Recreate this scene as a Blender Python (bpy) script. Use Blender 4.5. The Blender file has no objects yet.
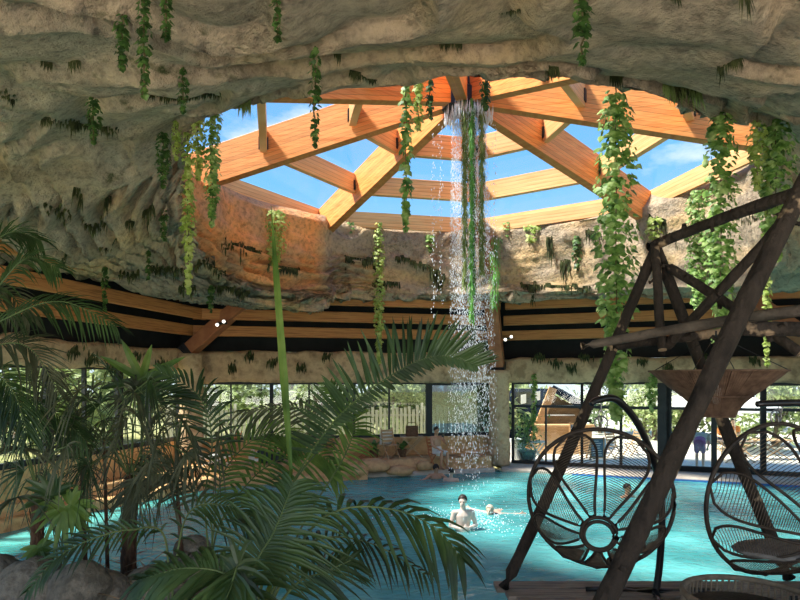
import bpy, bmesh, math, random
from math import sin, cos, tan, pi, radians as R, atan2, sqrt
from mathutils import Vector as V, Matrix, noise as NZ
from mathutils.bvhtree import BVHTree

C = bpy.context.scene.collection
SC = bpy.context.scene
# ------------------------------------------------------------------ camera
EYE, FPX, HOR = 3.1, 600.0, 380.0          # eye height above the water, focal length (px), horizon row
cd = bpy.data.cameras.new('camera'); cam = bpy.data.objects.new('camera', cd); C.objects.link(cam)
cam.location = (0, 0, EYE); cam.rotation_euler = (R(90), 0, 0)
cd.sensor_fit = 'HORIZONTAL'; cd.sensor_width = 36; cd.lens = 36*FPX/800
cd.shift_y = (HOR-300)/800; cd.clip_start = .05; cd.clip_end = 400
SC.camera = cam
# ------------------------------------------------------------------ world
w = bpy.data.worlds.new('sky'); SC.world = w; w.use_nodes = True
nt = w.node_tree; nt.nodes.clear()
def wn(t, **k):
    n = nt.nodes.new(t)
    for a, b in k.items(): setattr(n, a, b)
    return n
tc = wn('ShaderNodeTexCoord'); sp = wn('ShaderNodeSeparateXYZ'); nt.links.new(tc.outputs['Generated'], sp.inputs[0])
rp = wn('ShaderNodeValToRGB'); nt.links.new(sp.outputs[2], rp.inputs[0])
e = rp.color_ramp.elements
e[0].position = 0.0; e[0].color = (.80, .92, 1.0, 1); e[1].position = .75; e[1].color = (.07, .30, .86, 1)
x = rp.color_ramp.elements.new(.30); x.color = (.22, .57, .96, 1)
mp = wn('ShaderNodeMapping'); mp.inputs['Scale'].default_value = (1.6, 1.6, 4.2); mp.inputs['Location'].default_value = (.4, .15, .3)
nt.links.new(tc.outputs['Generated'], mp.inputs[0])
nz = wn('ShaderNodeTexNoise'); nz.inputs['Scale'].default_value = 2.1; nz.inputs['Detail'].default_value = 7; nz.inputs['Roughness'].default_value = .55
nt.links.new(mp.outputs[0], nz.inputs[0])
cr = wn('ShaderNodeValToRGB'); cr.color_ramp.elements[0].position = .55; cr.color_ramp.elements[1].position = .68
nt.links.new(nz.outputs[0], cr.inputs[0])
mx = wn('ShaderNodeMixRGB'); mx.inputs[2].default_value = (1.05, 1.07, 1.1, 1)
nt.links.new(cr.outputs[0], mx.inputs[0]); nt.links.new(rp.outputs[0], mx.inputs[1])
bg = wn('ShaderNodeBackground'); bg.inputs['Strength'].default_value = 1.0
nt.links.new(mx.outputs[0], bg.inputs[0])
ow = wn('ShaderNodeOutputWorld'); nt.links.new(bg.outputs[0], ow.inputs[0])
# ------------------------------------------------------------------ sun, and unseen fill light added behind the viewer
sd = bpy.data.lights.new('sun', 'SUN'); sun = bpy.data.objects.new('sun', sd); C.objects.link(sun)
sd.energy = 10.5; sd.angle = R(8); sd.color = (1, .94, .82)
el, az = R(55), (-.97, -.22)
sun.rotation_euler = V((az[0]*cos(el), az[1]*cos(el), sin(el))).to_track_quat('Z', 'Y').to_euler()
ad = bpy.data.lights.new('fill_front', 'AREA'); al = bpy.data.objects.new('fill_front', ad); C.objects.link(al)
ad.shape = 'RECTANGLE'; ad.size = 16; ad.size_y = 4.2; ad.energy = 200; ad.color = (1, .95, .86)
al.location = (0, -6.0, 2.6); al.rotation_euler = (R(100), 0, 0)
# second added fill, aimed up from behind the viewer to brighten the vault
ud = bpy.data.lights.new('fill_vault', 'AREA'); ul = bpy.data.objects.new('fill_vault', ud); C.objects.link(ul)
ud.shape = 'RECTANGLE'; ud.size = 15; ud.size_y = 4.0; ud.energy = 900; ud.color = (1, .96, .91); ud.spread = R(150)
ul.location = (0, -3.2, 1.34); ul.rotation_euler = (R(152), 0, 0)
SC.view_settings.view_transform = 'Standard'; SC.view_settings.look = 'None'
SC.view_settings.exposure = 0.35; SC.view_settings.gamma = 1
# ------------------------------------------------------------------ helpers
def P(px, py, D): return V(((px-400)/FPX*D, D, EYE-(py-HOR)/FPX*D))
def put(o, label=None, cat=None, group=None, kind=None):
    if label: o['label'] = label
    if cat: o['category'] = cat
    if group: o['group'] = group
    if kind: o['kind'] = kind
    return o
def thing(name, label, cat, loc=(0, 0, 0), group=None, rot=(0, 0, 0)):
    o = bpy.data.objects.new(name, None); C.objects.link(o); o.location = loc; o.rotation_euler = rot
    o.empty_display_size = .1
    return put(o, label, cat, group)
def copy_tree(o, parent=None):
    c = o.copy(); C.objects.link(c)
    if parent: c.parent = parent
    for ch in list(o.children): copy_tree(ch, c)
    return c
def frame_of(d, up=V((0, 0, 1))):
    d = V(d).normalized()
    if abs(d.dot(up)) > .98: up = V((1, 0, 0))
    x = d.cross(up).normalized(); y = x.cross(d).normalized()
    return x, y, d
class MB:
    def __init__(s): s.v = []; s.f = []; s.col = None
    def add(s, vs, fs):
        o = len(s.v); s.v += [tuple(a) for a in vs]; s.f += [tuple(i+o for i in f) for f in fs]
    def box(s, c, sz, rz=0, m=None):
        hx, hy, hz = sz[0]/2, sz[1]/2, sz[2]/2
        vs = [V((a*hx, b*hy, d*hz)) for a in (-1, 1) for b in (-1, 1) for d in (-1, 1)]
        M = m if m is not None else Matrix.Rotation(rz, 3, 'Z')
        s.add([M @ q + V(c) for q in vs], [(0, 1, 3, 2), (4, 6, 7, 5), (0, 4, 5, 1), (2, 3, 7, 6), (0, 2, 6, 4), (1, 5, 7, 3)])
    def bar(s, a, b, w, h, up=V((0, 0, 1)), bev=0.0):
        a, b = V(a), V(b); x, y, d = frame_of(b-a, V(up))
        if bev <= 0: sec = [(-w/2, -h/2), (w/2, -h/2), (w/2, h/2), (-w/2, h/2)]
        else:
            e = bev; sec = [(-w/2+e, -h/2), (w/2-e, -h/2), (w/2, -h/2+e), (w/2, h/2-e), (w/2-e, h/2), (-w/2+e, h/2), (-w/2, h/2-e), (-w/2, -h/2+e)]
        n = len(sec); vs = [p+x*i+y*j for p in (a, b) for i, j in sec]
        s.add(vs, [tuple(range(n-1, -1, -1)), tuple(range(n, 2*n))]+[(i, (i+1) % n, n+(i+1) % n, n+i) for i in range(n)])
    def tube(s, pts, rad, n=8, closed=False, cap=True, wob=0, rng=None):
        pts = [V(p) for p in pts]; m = len(pts)
        if not hasattr(rad, '__len__'): rad = [rad]*m
        vs = []; px = None
        for i, p in enumerate(pts):
            if closed: t = pts[(i+1) % m]-pts[i-1]
            else: t = pts[min(i+1, m-1)]-pts[max(i-1, 0)]
            if t.length < 1e-9: t = V((0, 0, 1))
            t.normalize()
            if px is None: x, y, _ = frame_of(t)
            else:
                x = (px-t*px.dot(t))
                x = x.normalized() if x.length > 1e-6 else frame_of(t)[0]
                y = t.cross(x)
            px = x
            for k in range(n):
                a = 2*pi*k/n; r = rad[i]
                if wob and rng: r *= 1+rng.uniform(-wob, wob)
                vs.append(p+x*cos(a)*r+y*sin(a)*r)
        fs = []
        for i in range(m if closed else m-1):
            j = (i+1) % m
            for k in range(n): fs.append((i*n+k, i*n+(k+1) % n, j*n+(k+1) % n, j*n+k))
        if cap and not closed: fs += [tuple(range(n-1, -1, -1)), tuple(range((m-1)*n, m*n))]
        s.add(vs, fs)
    def lathe(s, c, prof, n=20, sx=1, sy=1, caps=True):
        c = V(c); vs = [c+V((r*cos(2*pi*k/n)*sx, r*sin(2*pi*k/n)*sy, z)) for r, z in prof for k in range(n)]
        m = len(prof); fs = [(i*n+k, i*n+(k+1) % n, (i+1)*n+(k+1) % n, (i+1)*n+k) for i in range(m-1) for k in range(n)]
        if caps: fs += [tuple(range(n-1, -1, -1)), tuple(range((m-1)*n, m*n))]
        s.add(vs, fs)
    def ball(s, c, r, n=10, m=7, M=None):
        c = V(c); r = (r, r, r) if not hasattr(r, '__len__') else r
        vs = []; fs = []
        for i in range(m+1):
            th = pi*i/m
            for k in range(n):
                a = 2*pi*k/n; q = V((r[0]*sin(th)*cos(a), r[1]*sin(th)*sin(a), r[2]*cos(th)))
                vs.append(c+(M @ q if M is not None else q))
        for i in range(m):
            for k in range(n): fs.append((i*n+k, (i+1)*n+k, (i+1)*n+(k+1) % n, i*n+(k+1) % n))
        s.add(vs, fs)
    def poly(s, pts, thick):                     # plate from a planar outline
        pts = [V(p) for p in pts]; nrm = V((0, 0, 0)); n = len(pts)
        for i in range(n): nrm += pts[i].cross(pts[(i+1) % n])
        nrm.normalize()
        vs = [p+nrm*thick/2 for p in pts]+[p-nrm*thick/2 for p in pts]
        s.add(vs, [tuple(range(n)), tuple(range(2*n-1, n-1, -1))]+[(i, n+i, n+(i+1) % n, (i+1) % n) for i in range(n)])
    def leaf(s, base, d, nrm, L, W, fold=.25, droop=0.0, seg=2):
        d = V(d).normalized(); x = d.cross(V(nrm))
        x = x.normalized() if x.length > 1e-6 else frame_of(d)[0]
        nn = x.cross(d); o = len(s.v); base = V(base); rows = []
        prof = {1: [(0, .25), (.45, 1), (1, 0)], 2: [(0, .35), (.4, 1), (1, .04)], 3: [(0, .4), (.3, 1), (.7, .8), (1, .04)], 4: [(0, .5), (.2, 1), (.5, .95), (.8, .6), (1, .04)]}[seg]
        for t, wd in prof:
            p = base+d*L*t+V((0, 0, -droop*L*t*t)); h = W*wd/2
            rows.append((p+x*h+nn*fold*h, p, p-x*h+nn*fold*h))
        vs = [q for r in rows for q in r]; fs = []
        for i in range(len(rows)-1):
            a = i*3; fs += [(a, a+1, a+4, a+3), (a+1, a+2, a+5, a+4)]
        s.add(vs, fs)
    def build(s, name, mat, parent=None, smooth=False, loc=None, local=False, bevel=0):
        off = V((0, 0, 0))
        if parent is not None and not local: off = V(parent.matrix_basis.translation if parent.parent is None else parent.parent.matrix_basis.translation)
        if loc is not None: off = V(loc)
        me = bpy.data.meshes.new(name)
        me.from_pydata([(a[0]-off.x, a[1]-off.y, a[2]-off.z) for a in s.v], [], s.f)
        if smooth: me.polygons.foreach_set('use_smooth', [True]*len(me.polygons))
        me.materials.append(mat); me.update()
        o = bpy.data.objects.new(name, me); C.objects.link(o)
        if parent is not None: o.parent = parent
        elif loc is not None: o.location = loc
        if bevel:
            b = o.modifiers.new('bevel', 'BEVEL'); b.width = bevel; b.segments = 2; b.limit_method = 'ANGLE'
        return o
# ------------------------------------------------------------------ materials
def mat(name, cols, scale=4, detail=5, rough=.7, bump=0.0, bscale=None, stretch=(1, 1, 1), spec=.3, metal=0, lo=.35, hi=.65, kind='noise', trans=0, coat=0):
    m = bpy.data.materials.new(name); m.use_nodes = True; t = m.node_tree; b = t.nodes['Principled BSDF']
    b.inputs['Roughness'].default_value = rough; b.inputs['Specular IOR Level'].default_value = spec; b.inputs['Metallic'].default_value = metal
    b.inputs['Coat Weight'].default_value = coat
    L = t.links.new; N = t.nodes.new
    co = N('ShaderNodeTexCoord'); mp = N('ShaderNodeMapping'); mp.inputs['Scale'].default_value = stretch
    L(co.outputs['Object'], mp.inputs[0])
    if kind == 'noise':
        n = N('ShaderNodeTexNoise'); n.inputs['Scale'].default_value = scale; n.inputs['Detail'].default_value = detail; n.inputs['Roughness'].default_value = .6; fac = n.outputs[0]
    elif kind == 'voronoi':
        n = N('ShaderNodeTexVoronoi'); n.inputs['Scale'].default_value = scale; fac = n.outputs['Distance']
    L(mp.outputs[0], n.inputs[0])
    r = N('ShaderNodeValToRGB'); el = r.color_ramp.elements
    if len(cols) == 1: cols = [cols[0], cols[0]]
    for i, c in enumerate(cols):
        p = lo+(hi-lo)*i/(len(cols)-1)
        q = el[i] if i < 2 else el.new(p)
        q.position = p; q.color = (*c, 1)
    L(fac, r.inputs[0]); L(r.outputs[0], b.inputs['Base Color'])
    if bump:
        n2 = N('ShaderNodeTexNoise'); n2.inputs['Scale'].default_value = bscale or scale*3; n2.inputs['Detail'].default_value = 8; L(mp.outputs[0], n2.inputs[0])
        bn = N('ShaderNodeBump'); bn.inputs['Strength'].default_value = bump; bn.inputs['Distance'].default_value = .05
        L(n2.outputs[0], bn.inputs['Height']); L(bn.outputs[0], b.inputs['Normal'])
    if trans:
        tr = N('ShaderNodeBsdfTranslucent'); L(r.outputs[0], tr.inputs[0]); ms = N('ShaderNodeMixShader'); ms.inputs[0].default_value = trans
        L(b.outputs[0], ms.inputs[1]); L(tr.outputs[0], ms.inputs[2]); L(ms.outputs[0], t.nodes['Material Output'].inputs[0])
    return m
def glass_mat(name, tint, refl=.06, rough=.02):
    m = bpy.data.materials.new(name); m.use_nodes = True; t = m.node_tree; t.nodes.remove(t.nodes['Principled BSDF'])
    a = t.nodes.new('ShaderNodeBsdfTransparent'); a.inputs[0].default_value = (*tint, 1)
    g = t.nodes.new('ShaderNodeBsdfGlossy'); g.inputs['Roughness'].default_value = rough
    ms = t.nodes.new('ShaderNodeMixShader'); ms.inputs[0].default_value = refl
    t.links.new(a.outputs[0], ms.inputs[1]); t.links.new(g.outputs[0], ms.inputs[2]); t.links.new(ms.outputs[0], t.nodes['Material Output'].inputs[0])
    return m
def wood_board_mat(name, c1, c2, board, stretch):
    """glued boards: thin dark seams every `board` metres of local height + long grain"""
    m = mat(name, [c1, c2], scale=3.0, stretch=stretch, rough=.55, bump=.12, bscale=14, spec=.25)
    return m
M = {}
M['rafter'] = mat('orange_glulam', [(.80, .26, .062), (.92, .38, .11), (.76, .235, .052)], scale=2.0, stretch=(.6, .6, 9), rough=.5, bump=.08, spec=.3)
M['purlin'] = mat('pine_purlin', [(.76, .36, .13), (.88, .50, .22)], scale=2.5, stretch=(.5, .5, 8), rough=.5, bump=.08)
def laminate(m, slope, step):
    t = m.node_tree; b = t.nodes['Principled BSDF']; L = t.links.new
    def op(o, a, c=None):
        n = t.nodes.new('ShaderNodeMath'); n.operation = o
        for i, v_ in enumerate((a, c)):
            if v_ is None: continue
            if isinstance(v_, (int, float)): n.inputs[i].default_value = v_
            else: L(v_, n.inputs[i])
        return n.outputs[0]
    co = t.nodes.new('ShaderNodeTexCoord'); s = t.nodes.new('ShaderNodeSeparateXYZ'); L(co.outputs['Object'], s.inputs[0])
    r = op('SQRT', op('ADD', op('MULTIPLY', s.outputs[0], s.outputs[0]), op('MULTIPLY', s.outputs[1], s.outputs[1])))
    q = op('DIVIDE', op('ADD', s.outputs[2], op('MULTIPLY', r, slope)), step); f = op('FRACT', q); ln = op('LESS_THAN', f, .10)
    wn_ = t.nodes.new('ShaderNodeTexWhiteNoise'); wn_.noise_dimensions = '1D'; L(op('FLOOR', q), wn_.inputs['W'])
    src = b.inputs['Base Color'].links[0].from_socket
    x = t.nodes.new('ShaderNodeMixRGB'); x.blend_type = 'MULTIPLY'; x.inputs[0].default_value = 1; L(src, x.inputs[1])
    v = op('SUBTRACT', op('ADD', op('MULTIPLY', wn_.outputs['Value'], .22), .86), op('MULTIPLY', ln, .38)); c = t.nodes.new('ShaderNodeCombineColor')
    for i in range(3): L(v, c.inputs[i])
    L(c.outputs[0], x.inputs[2]); L(x.outputs[0], b.inputs['Base Color'])
laminate(M['rafter'], .24, .095); laminate(M['purlin'], .0, .10)
M['beam'] = mat('brown_beam', [(.36, .135, .042), (.54, .225, .072), (.28, .10, .032)], scale=2.2, stretch=(.35, .35, 9), rough=.55, bump=.15)
M['strut'] = mat('red_brown_strut', [(.30, .105, .05), (.42, .165, .075)], scale=3, stretch=(1, 1, 1), rough=.55, bump=.1)
M['steel'] = mat('dark_steel', [(.03, .032, .036), (.05, .05, .055)], rough=.45, metal=.6)
M['frame'] = mat('black_frame', [(.016, .018, .02), (.028, .03, .032)], rough=.5)
M['black'] = mat('black_lining', [(.010, .010, .011), (.018, .017, .017)], scale=2, rough=.9)
M['glass'] = glass_mat('clear_glass', (.95, .98, .97), .05)
M['skyglass'] = glass_mat('roof_glass', (.93, .96, 1.0), .03)
M['tintglass'] = glass_mat('tinted_glass', (.32, .44, .48), .16)
M['stone'] = mat('lintel_stone', [(.34, .225, .125), (.58, .40, .235), (.45, .305, .175), (.27, .18, .105)], scale=2.2, detail=9, rough=.9, bump=.5, bscale=6)
M['terrace'] = mat('ochre_rock', [(.40, .21, .085), (.68, .42, .20), (.52, .31, .14)], scale=2.4, detail=8, rough=.9, bump=.5, bscale=6)
M['coping'] = mat('pale_coping', [(.55, .45, .36), (.68, .58, .47)], scale=5, rough=.8, bump=.2)
M['paving'] = mat('sunlit_paving', [(.62, .57, .48), (.74, .69, .6)], scale=3, rough=.9)
M['bluetile'] = mat('blue_tile', [(.03, .12, .40), (.06, .22, .55)], scale=18, rough=.3)
# ================================================================== HALL
HX, HYY, HZ = 1.37, 13.0, 9.06                     # hub of the glazed roof (bottom of the rafters there)
SL = .24; FI = [R(10.7+45*k) for k in range(8)]
def hub(phi, r, z=0): return V((HX+r*sin(phi), HYY+r*cos(phi), z))
def raf_z(r): return HZ-SL*r
# --- rock vault: one displaced polar sheet -------------------------------------------------------
#      phi    r_l   z_l   r_m   z_m   r_o   z_o   z_top
ROCK = [(-180, 5.45, 7.00, 8.0, 5.98, 14.5, 5.45, 8.02), (-150, 5.45, 7.05, 8.0, 6.2, 14.0, 5.6, 8.02), (-124, 5.55, 7.35, 8.0, 6.45, 12.0, 5.95, 8.07),
        (-108, 5.75, 7.05, 7.7, 6.1, 10.6, 5.75, 7.97), (-97, 5.95, 6.3, 7.6, 5.75, 9.4, 5.7, 7.92), (-85, 6.0, 5.75, 7.5, 5.6, 8.9, 5.65, 7.92), (-72, 5.95, 5.5, 7.0, 5.45, 8.0, 5.5, 7.92),
        (-58, 5.85, 5.4, 6.5, 5.4, 7.0, 5.5, 7.92), (-43, 5.65, 5.4, 6.0, 5.45, 6.4, 5.5, 7.92), (-38, 5.7, 5.42, 6.0, 5.5, 6.4, 5.6, 7.92), (-32, 6.15, 5.8, 6.4, 5.85, 6.8, 5.9, 7.97), (-10, 6.25, 5.85, 6.6, 5.85, 7.0, 5.95, 8.02),
        (15, 6.25, 5.85, 6.6, 5.85, 7.0, 5.95, 8.02), (40, 6.25, 5.7, 6.6, 5.7, 7.0, 5.8, 8.07), (60, 6.25, 5.5, 6.7, 5.45, 7.2, 5.5, 8.02), (80, 6.3, 5.25, 7.0, 5.2, 7.8, 5.3, 7.92), (97, 6.25, 5.4, 7.4, 5.3, 9.0, 5.4, 7.92),
        (108, 5.9, 6.6, 7.6, 5.9, 10.5, 5.5, 7.97), (120, 5.5, 7.4, 7.8, 6.3, 12.0, 5.6, 8.07), (145, 5.15, 6.98, 8.0, 6.0, 13.5, 5.5, 8.02), (165, 5.3, 6.98, 8.0, 5.95, 14.2, 5.45, 8.02), (180, 5.45, 7.00, 8.0, 5.98, 14.5, 5.45, 8.02)]
def rock_par(deg):
    for a, b in zip(ROCK, ROCK[1:]):
        if a[0] <= deg <= b[0]:
            t = (deg-a[0])/(b[0]-a[0]); t = t*t*(3-2*t)
            return [a[i]+(b[i]-a[i])*t for i in range(1, 8)]
def rock_profile(deg):
    rl, zl, rm, zm, ro, zo, zt = rock_par(deg)
    ri = rl+.12
    pts = [(7.1, zt+.26), (6.7, zt+.25), (ri+.22, zt+.08), (ri, zt-.18), (ri-.02, zt*.55+zl*.45), (ri-.02, zl+.28), (rl, zl+.05), (rl+.18, zl-.10), (rl*.55+rm*.45, zl*.55+zm*.45-.06), (rm, zm), (rm*.5+ro*.5, zm*.5+zo*.5-.04), (ro, zo), (ro+.1, zo+.9), (ro+.25, 8.3)]
    return pts
def fbm(p, o=4):
    a, s, f = .5, 0, 1.0
    for _ in range(o): s += a*NZ.noise(p*f); a *= .5; f *= 2.03
    return s
NPH, SEG = 640, [2, 2, 3, 14, 14, 8, 6, 14, 24, 24, 18, 6, 4]
vs, tint, FR = [], [], []
for k in range(NPH):
    deg = -180+360*k/NPH; ph = R(deg); pr = rock_profile(deg); row = []
    for i, n in enumerate(SEG):
        for j in range(n): row.append((pr[i][0]+(pr[i+1][0]-pr[i][0])*j/n, pr[i][1]+(pr[i+1][1]-pr[i][1])*j/n, i+j/n))
    row.append((*pr[-1], len(SEG)))
    NR = len(row)
    for i, (r, z, u) in enumerate(row):
        p = hub(ph, r, z); a, b = row[max(i-1, 0)], row[min(i+1, NR-1)]
        tx, tz = b[0]-a[0], b[1]-a[1]; ln = sqrt(tx*tx+tz*tz) or 1
        nr, nzv = tz/ln, -tx/ln                                  # profile normal, room side
        if nr > 0 and u < 7: nr, nzv = nr, nzv
        A = min(1, max(0, (u-1.6)/1.2))*min(1, (len(SEG)-u)/1.5)
        d = .42*fbm(p*.42+V((3, 1, 7)), 4)+.10*fbm(p*1.5, 4)
        # strata: terraces that follow the vault, with a sharp drop at each step
        q = fbm(V((p.x*.26, p.y*.26, p.z*.5))+V((9, 2, 1)), 3)*5+u*1.25
        side = -112 < deg < -28 and u > 4.3
        if side: q += (u-4.3)*1.5
        fr = q-math.floor(q); st = (fr if fr < .86 else (1-fr)/.14*.86)
        FR.append(fr); d += (.62 if side else .27)*(st-.4)*((1 if u > 4 else .35) if not (-20 < deg < 100 and u < 7) else .22)
        p = p+(hub(ph, 1)-hub(ph, 0)).normalized()*nr*d*A*-1+V((0, 0, -abs(nzv)*d*A if nzv < 0 else -nzv*d*A*-1))
        vs.append(tuple(p))
        o = max(0, min(1, (deg+104)/8))*max(0, min(1, (-37-deg)/4))*max(0, min(1, (5.5-u)/.5))
        o *= max(0, min(1, .75+1.5*fbm(p*.9, 3)))
        bnd = max(0, min(1, (fbm(V((p.x*.5, p.y*.5, p.z*1.5))+V((4, 4, 4)), 3)+.02)*3.0))*(.75 if -110 < deg < 100 else .38)
        tint.append((o, bnd, max(0, min(1, (fr-.72)*5))*(1 if u > 6 else .3)))
fs = []
for k in range(NPH):
    k2 = (k+1) % NPH
    for i in range(NR-1): fs.append((k*NR+i, k*NR+i+1, k2*NR+i+1, k2*NR+i))
me = bpy.data.meshes.new('ceiling'); me.from_pydata(vs, [], fs); me.update()
ca = me.color_attributes.new('pigment', 'FLOAT_COLOR', 'POINT')
for i, t in enumerate(tint): ca.data[i].color = (*t, 1)
me.polygons.foreach_set('use_smooth', [True]*len(me.polygons))
rock = bpy.data.objects.new('ceiling', me); C.objects.link(rock); put(rock, 'grey brown artificial rock vault with terraced ledges around the glass roof', 'rock ceiling', kind='structure')
def rock_mat():
    m = bpy.data.materials.new('vault_rock'); m.use_nodes = True; t = m.node_tree; b = t.nodes['Principled BSDF']; L = t.links.new; N = t.nodes.new
    b.inputs['Roughness'].default_value = .88; b.inputs['Specular IOR Level'].default_value = .25
    co = N('ShaderNodeTexCoord')
    def nz(sc, st=(1, 1, 1), det=8):
        mp = N('ShaderNodeMapping'); mp.inputs['Scale'].default_value = st; L(co.outputs['Object'], mp.inputs[0])
        n = N('ShaderNodeTexNoise'); n.inputs['Scale'].default_value = sc; n.inputs['Detail'].default_value = det; n.inputs['Roughness'].default_value = .62; L(mp.outputs[0], n.inputs[0]); return n.outputs[0]
    def ramp(f, st):
        r = N('ShaderNodeValToRGB'); e = r.color_ramp.elements
        for i, (p, c) in enumerate(st):
            q = e[i] if i < 2 else e.new(p)
            q.position = p; q.color = (*c, 1)
        L(f, r.inputs[0]); return r.outputs[0]
    def mix(f, a, b2, mode='MIX'):
        x = N('ShaderNodeMixRGB'); x.blend_type = mode
        for s, vv in ((0, f), (1, a), (2, b2)):
            if isinstance(vv, (int, float)): x.inputs[s].default_value = vv
            elif isinstance(vv, tuple): x.inputs[s].default_value = (*vv, 1)
            else: L(vv, x.inputs[s])
        return x.outputs[0]
    base = ramp(nz(.9), [(.30, (.19, .145, .10)), (.47, (.44, .34, .235)), (.60, (.33, .26, .185)), (.75, (.56, .45, .32))])
    at = N('ShaderNodeAttribute'); at.attribute_name = 'pigment'; sep = N('ShaderNodeSeparateColor'); L(at.outputs['Color'], sep.inputs[0])
    base = mix(sep.outputs[1], base, mix(nz(2.2), (.56, .35, .15), (.72, .50, .25)))
    base = mix(sep.outputs[0], base, mix(nz(1.3), (.74, .27, .075), (.90, .50, .22)))
    fine = ramp(nz(9, det=10), [(.34, (.45, .45, .45)), (.52, (1, 1, 1)), (.7, (1.15, 1.12, 1.05))])
    base = mix(.75, base, mix(1.0, base, fine, 'MULTIPLY'))
    moss = ramp(nz(2.6, (1, 1, 1.5)), [(.58, (0, 0, 0)), (.68, (1, 1, 1))])
    base = mix(mix(1.0, moss, sep.outputs[2], 'MULTIPLY'), base, (.055, .065, .022))
    L(base, b.inputs['Base Color'])
    h = N('ShaderNodeMath'); h.operation = 'MULTIPLY_ADD'; L(nz(3.2), h.inputs[0]); h.inputs[1].default_value = 1.6; L(nz(16, det=10), h.inputs[2])
    bn = N('ShaderNodeBump'); bn.inputs['Strength'].default_value = .75; bn.inputs['Distance'].default_value = .10; L(h.outputs[0], bn.inputs['Height']); L(bn.outputs[0], b.inputs['Normal'])
    return m
me.materials.append(rock_mat())
ROCKBVH = BVHTree.FromPolygons([V(a) for a in vs], fs)
def on_rock(px, py):
    d = P(px, py, 1)-V((0, 0, EYE)); h = ROCKBVH.ray_cast(V((0, 0, EYE)), d.normalized(), 60)
    return h[0]
def on_ledge(px, py, span=10):
    best = None
    for dy in range(-span, span+1, 2):
        d = P(px, py+dy, 1)-V((0, 0, EYE)); h = ROCKBVH.ray_cast(V((0, 0, EYE)), d.normalized(), 60)
        if h[0] is None: continue
        e_ = min(abs(FR[v_]-.93) for v_ in fs[h[2]])+.02*abs(dy)
        if best is None or e_ < best[0]: best = (e_, h[0])
    return best[1] if best else None
# --- glazed roof ------------------------------------------------------------------------------------
sky = thing('window_1', 'octagonal timber skylight with glass panes above the pool', 'skylight', (HX, HYY, HZ)); sky['kind'] = 'structure'
RD, RW = .90, .24
for k, ph in enumerate(FI):
    mb = MB(); a0 = hub(ph, .34, raf_z(.34)+RD/2); a1 = hub(ph, 6.75, raf_z(6.75)+RD/2)
    # slope-following beam: vertical cut ends
    d = (hub(ph, 1)-hub(ph, 0)); sx = V((d.y, -d.x, 0))*RW/2
    vv = []
    for r in (.34, 6.75):
        for zz in (0, RD):
            for s in (-1, 1): vv.append(hub(ph, r, raf_z(r)+zz)+sx*s)
    mb.add(vv, [(0, 1, 3, 2), (4, 6, 7, 5), (0, 4, 5, 1), (2, 3, 7, 6), (0, 2, 6, 4), (1, 5, 7, 3)])
    mb.build('rafter', M['rafter'], sky, bevel=.012)
for k in range(8):
    p0, p1 = FI[k], FI[(k+1) % 8]
    for r, dp in ((2.5, .58), (4.6, .52)):
        zt = raf_z(r)+RD-.04; mb = MB()
        A, B = hub(p0, r), hub(p1, r); dd = (B-A).normalized(); A = A+dd*.13; B = B-dd*.13
        mb.bar(A+V((0, 0, zt-dp/2)), B+V((0, 0, zt-dp/2)), .16, dp, bev=.01)
        pu = mb.build('purlin', M['purlin'], sky)
        br = MB()
        for Q, s in ((A, 1), (B, -1)): br.box(Q+dd*.05*s+V((0, 0, zt-dp*.62)), (.10, .22, .26), atan2(dd.y, dd.x))
        br.build('bracket', M['steel'], pu)
    for r0, r1 in ((.45, 2.5), (2.5, 4.6), (4.6, 6.7)):
        z0, z1 = raf_z(r0)+RD+.02, raf_z(r1)+RD+.02; q = [hub(p0, r0, z0), hub(p1, r0, z0), hub(p1, r1, z1), hub(p0, r1, z1)]
        c = sum(q, V())/4
        mb = MB(); mb.poly([c+(a-c)*.99 for a in q], .012); mb.build('pane', M['skyglass'], sky)
    z = raf_z(6.6)+.66
    mb = MB(); mb.bar(hub(p0, 6.80, z), hub(p1, 6.80, z), .10, .48); mb.build('curb', M['purlin'], sky)
mb = MB(); mb.lathe((HX, HYY, HZ-.14), [(.34, 0), (.47, .03), (.47, .36), (.40, .42), (.38, 1.05)], 8); mb.build('hub', M['steel'], sky)
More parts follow.
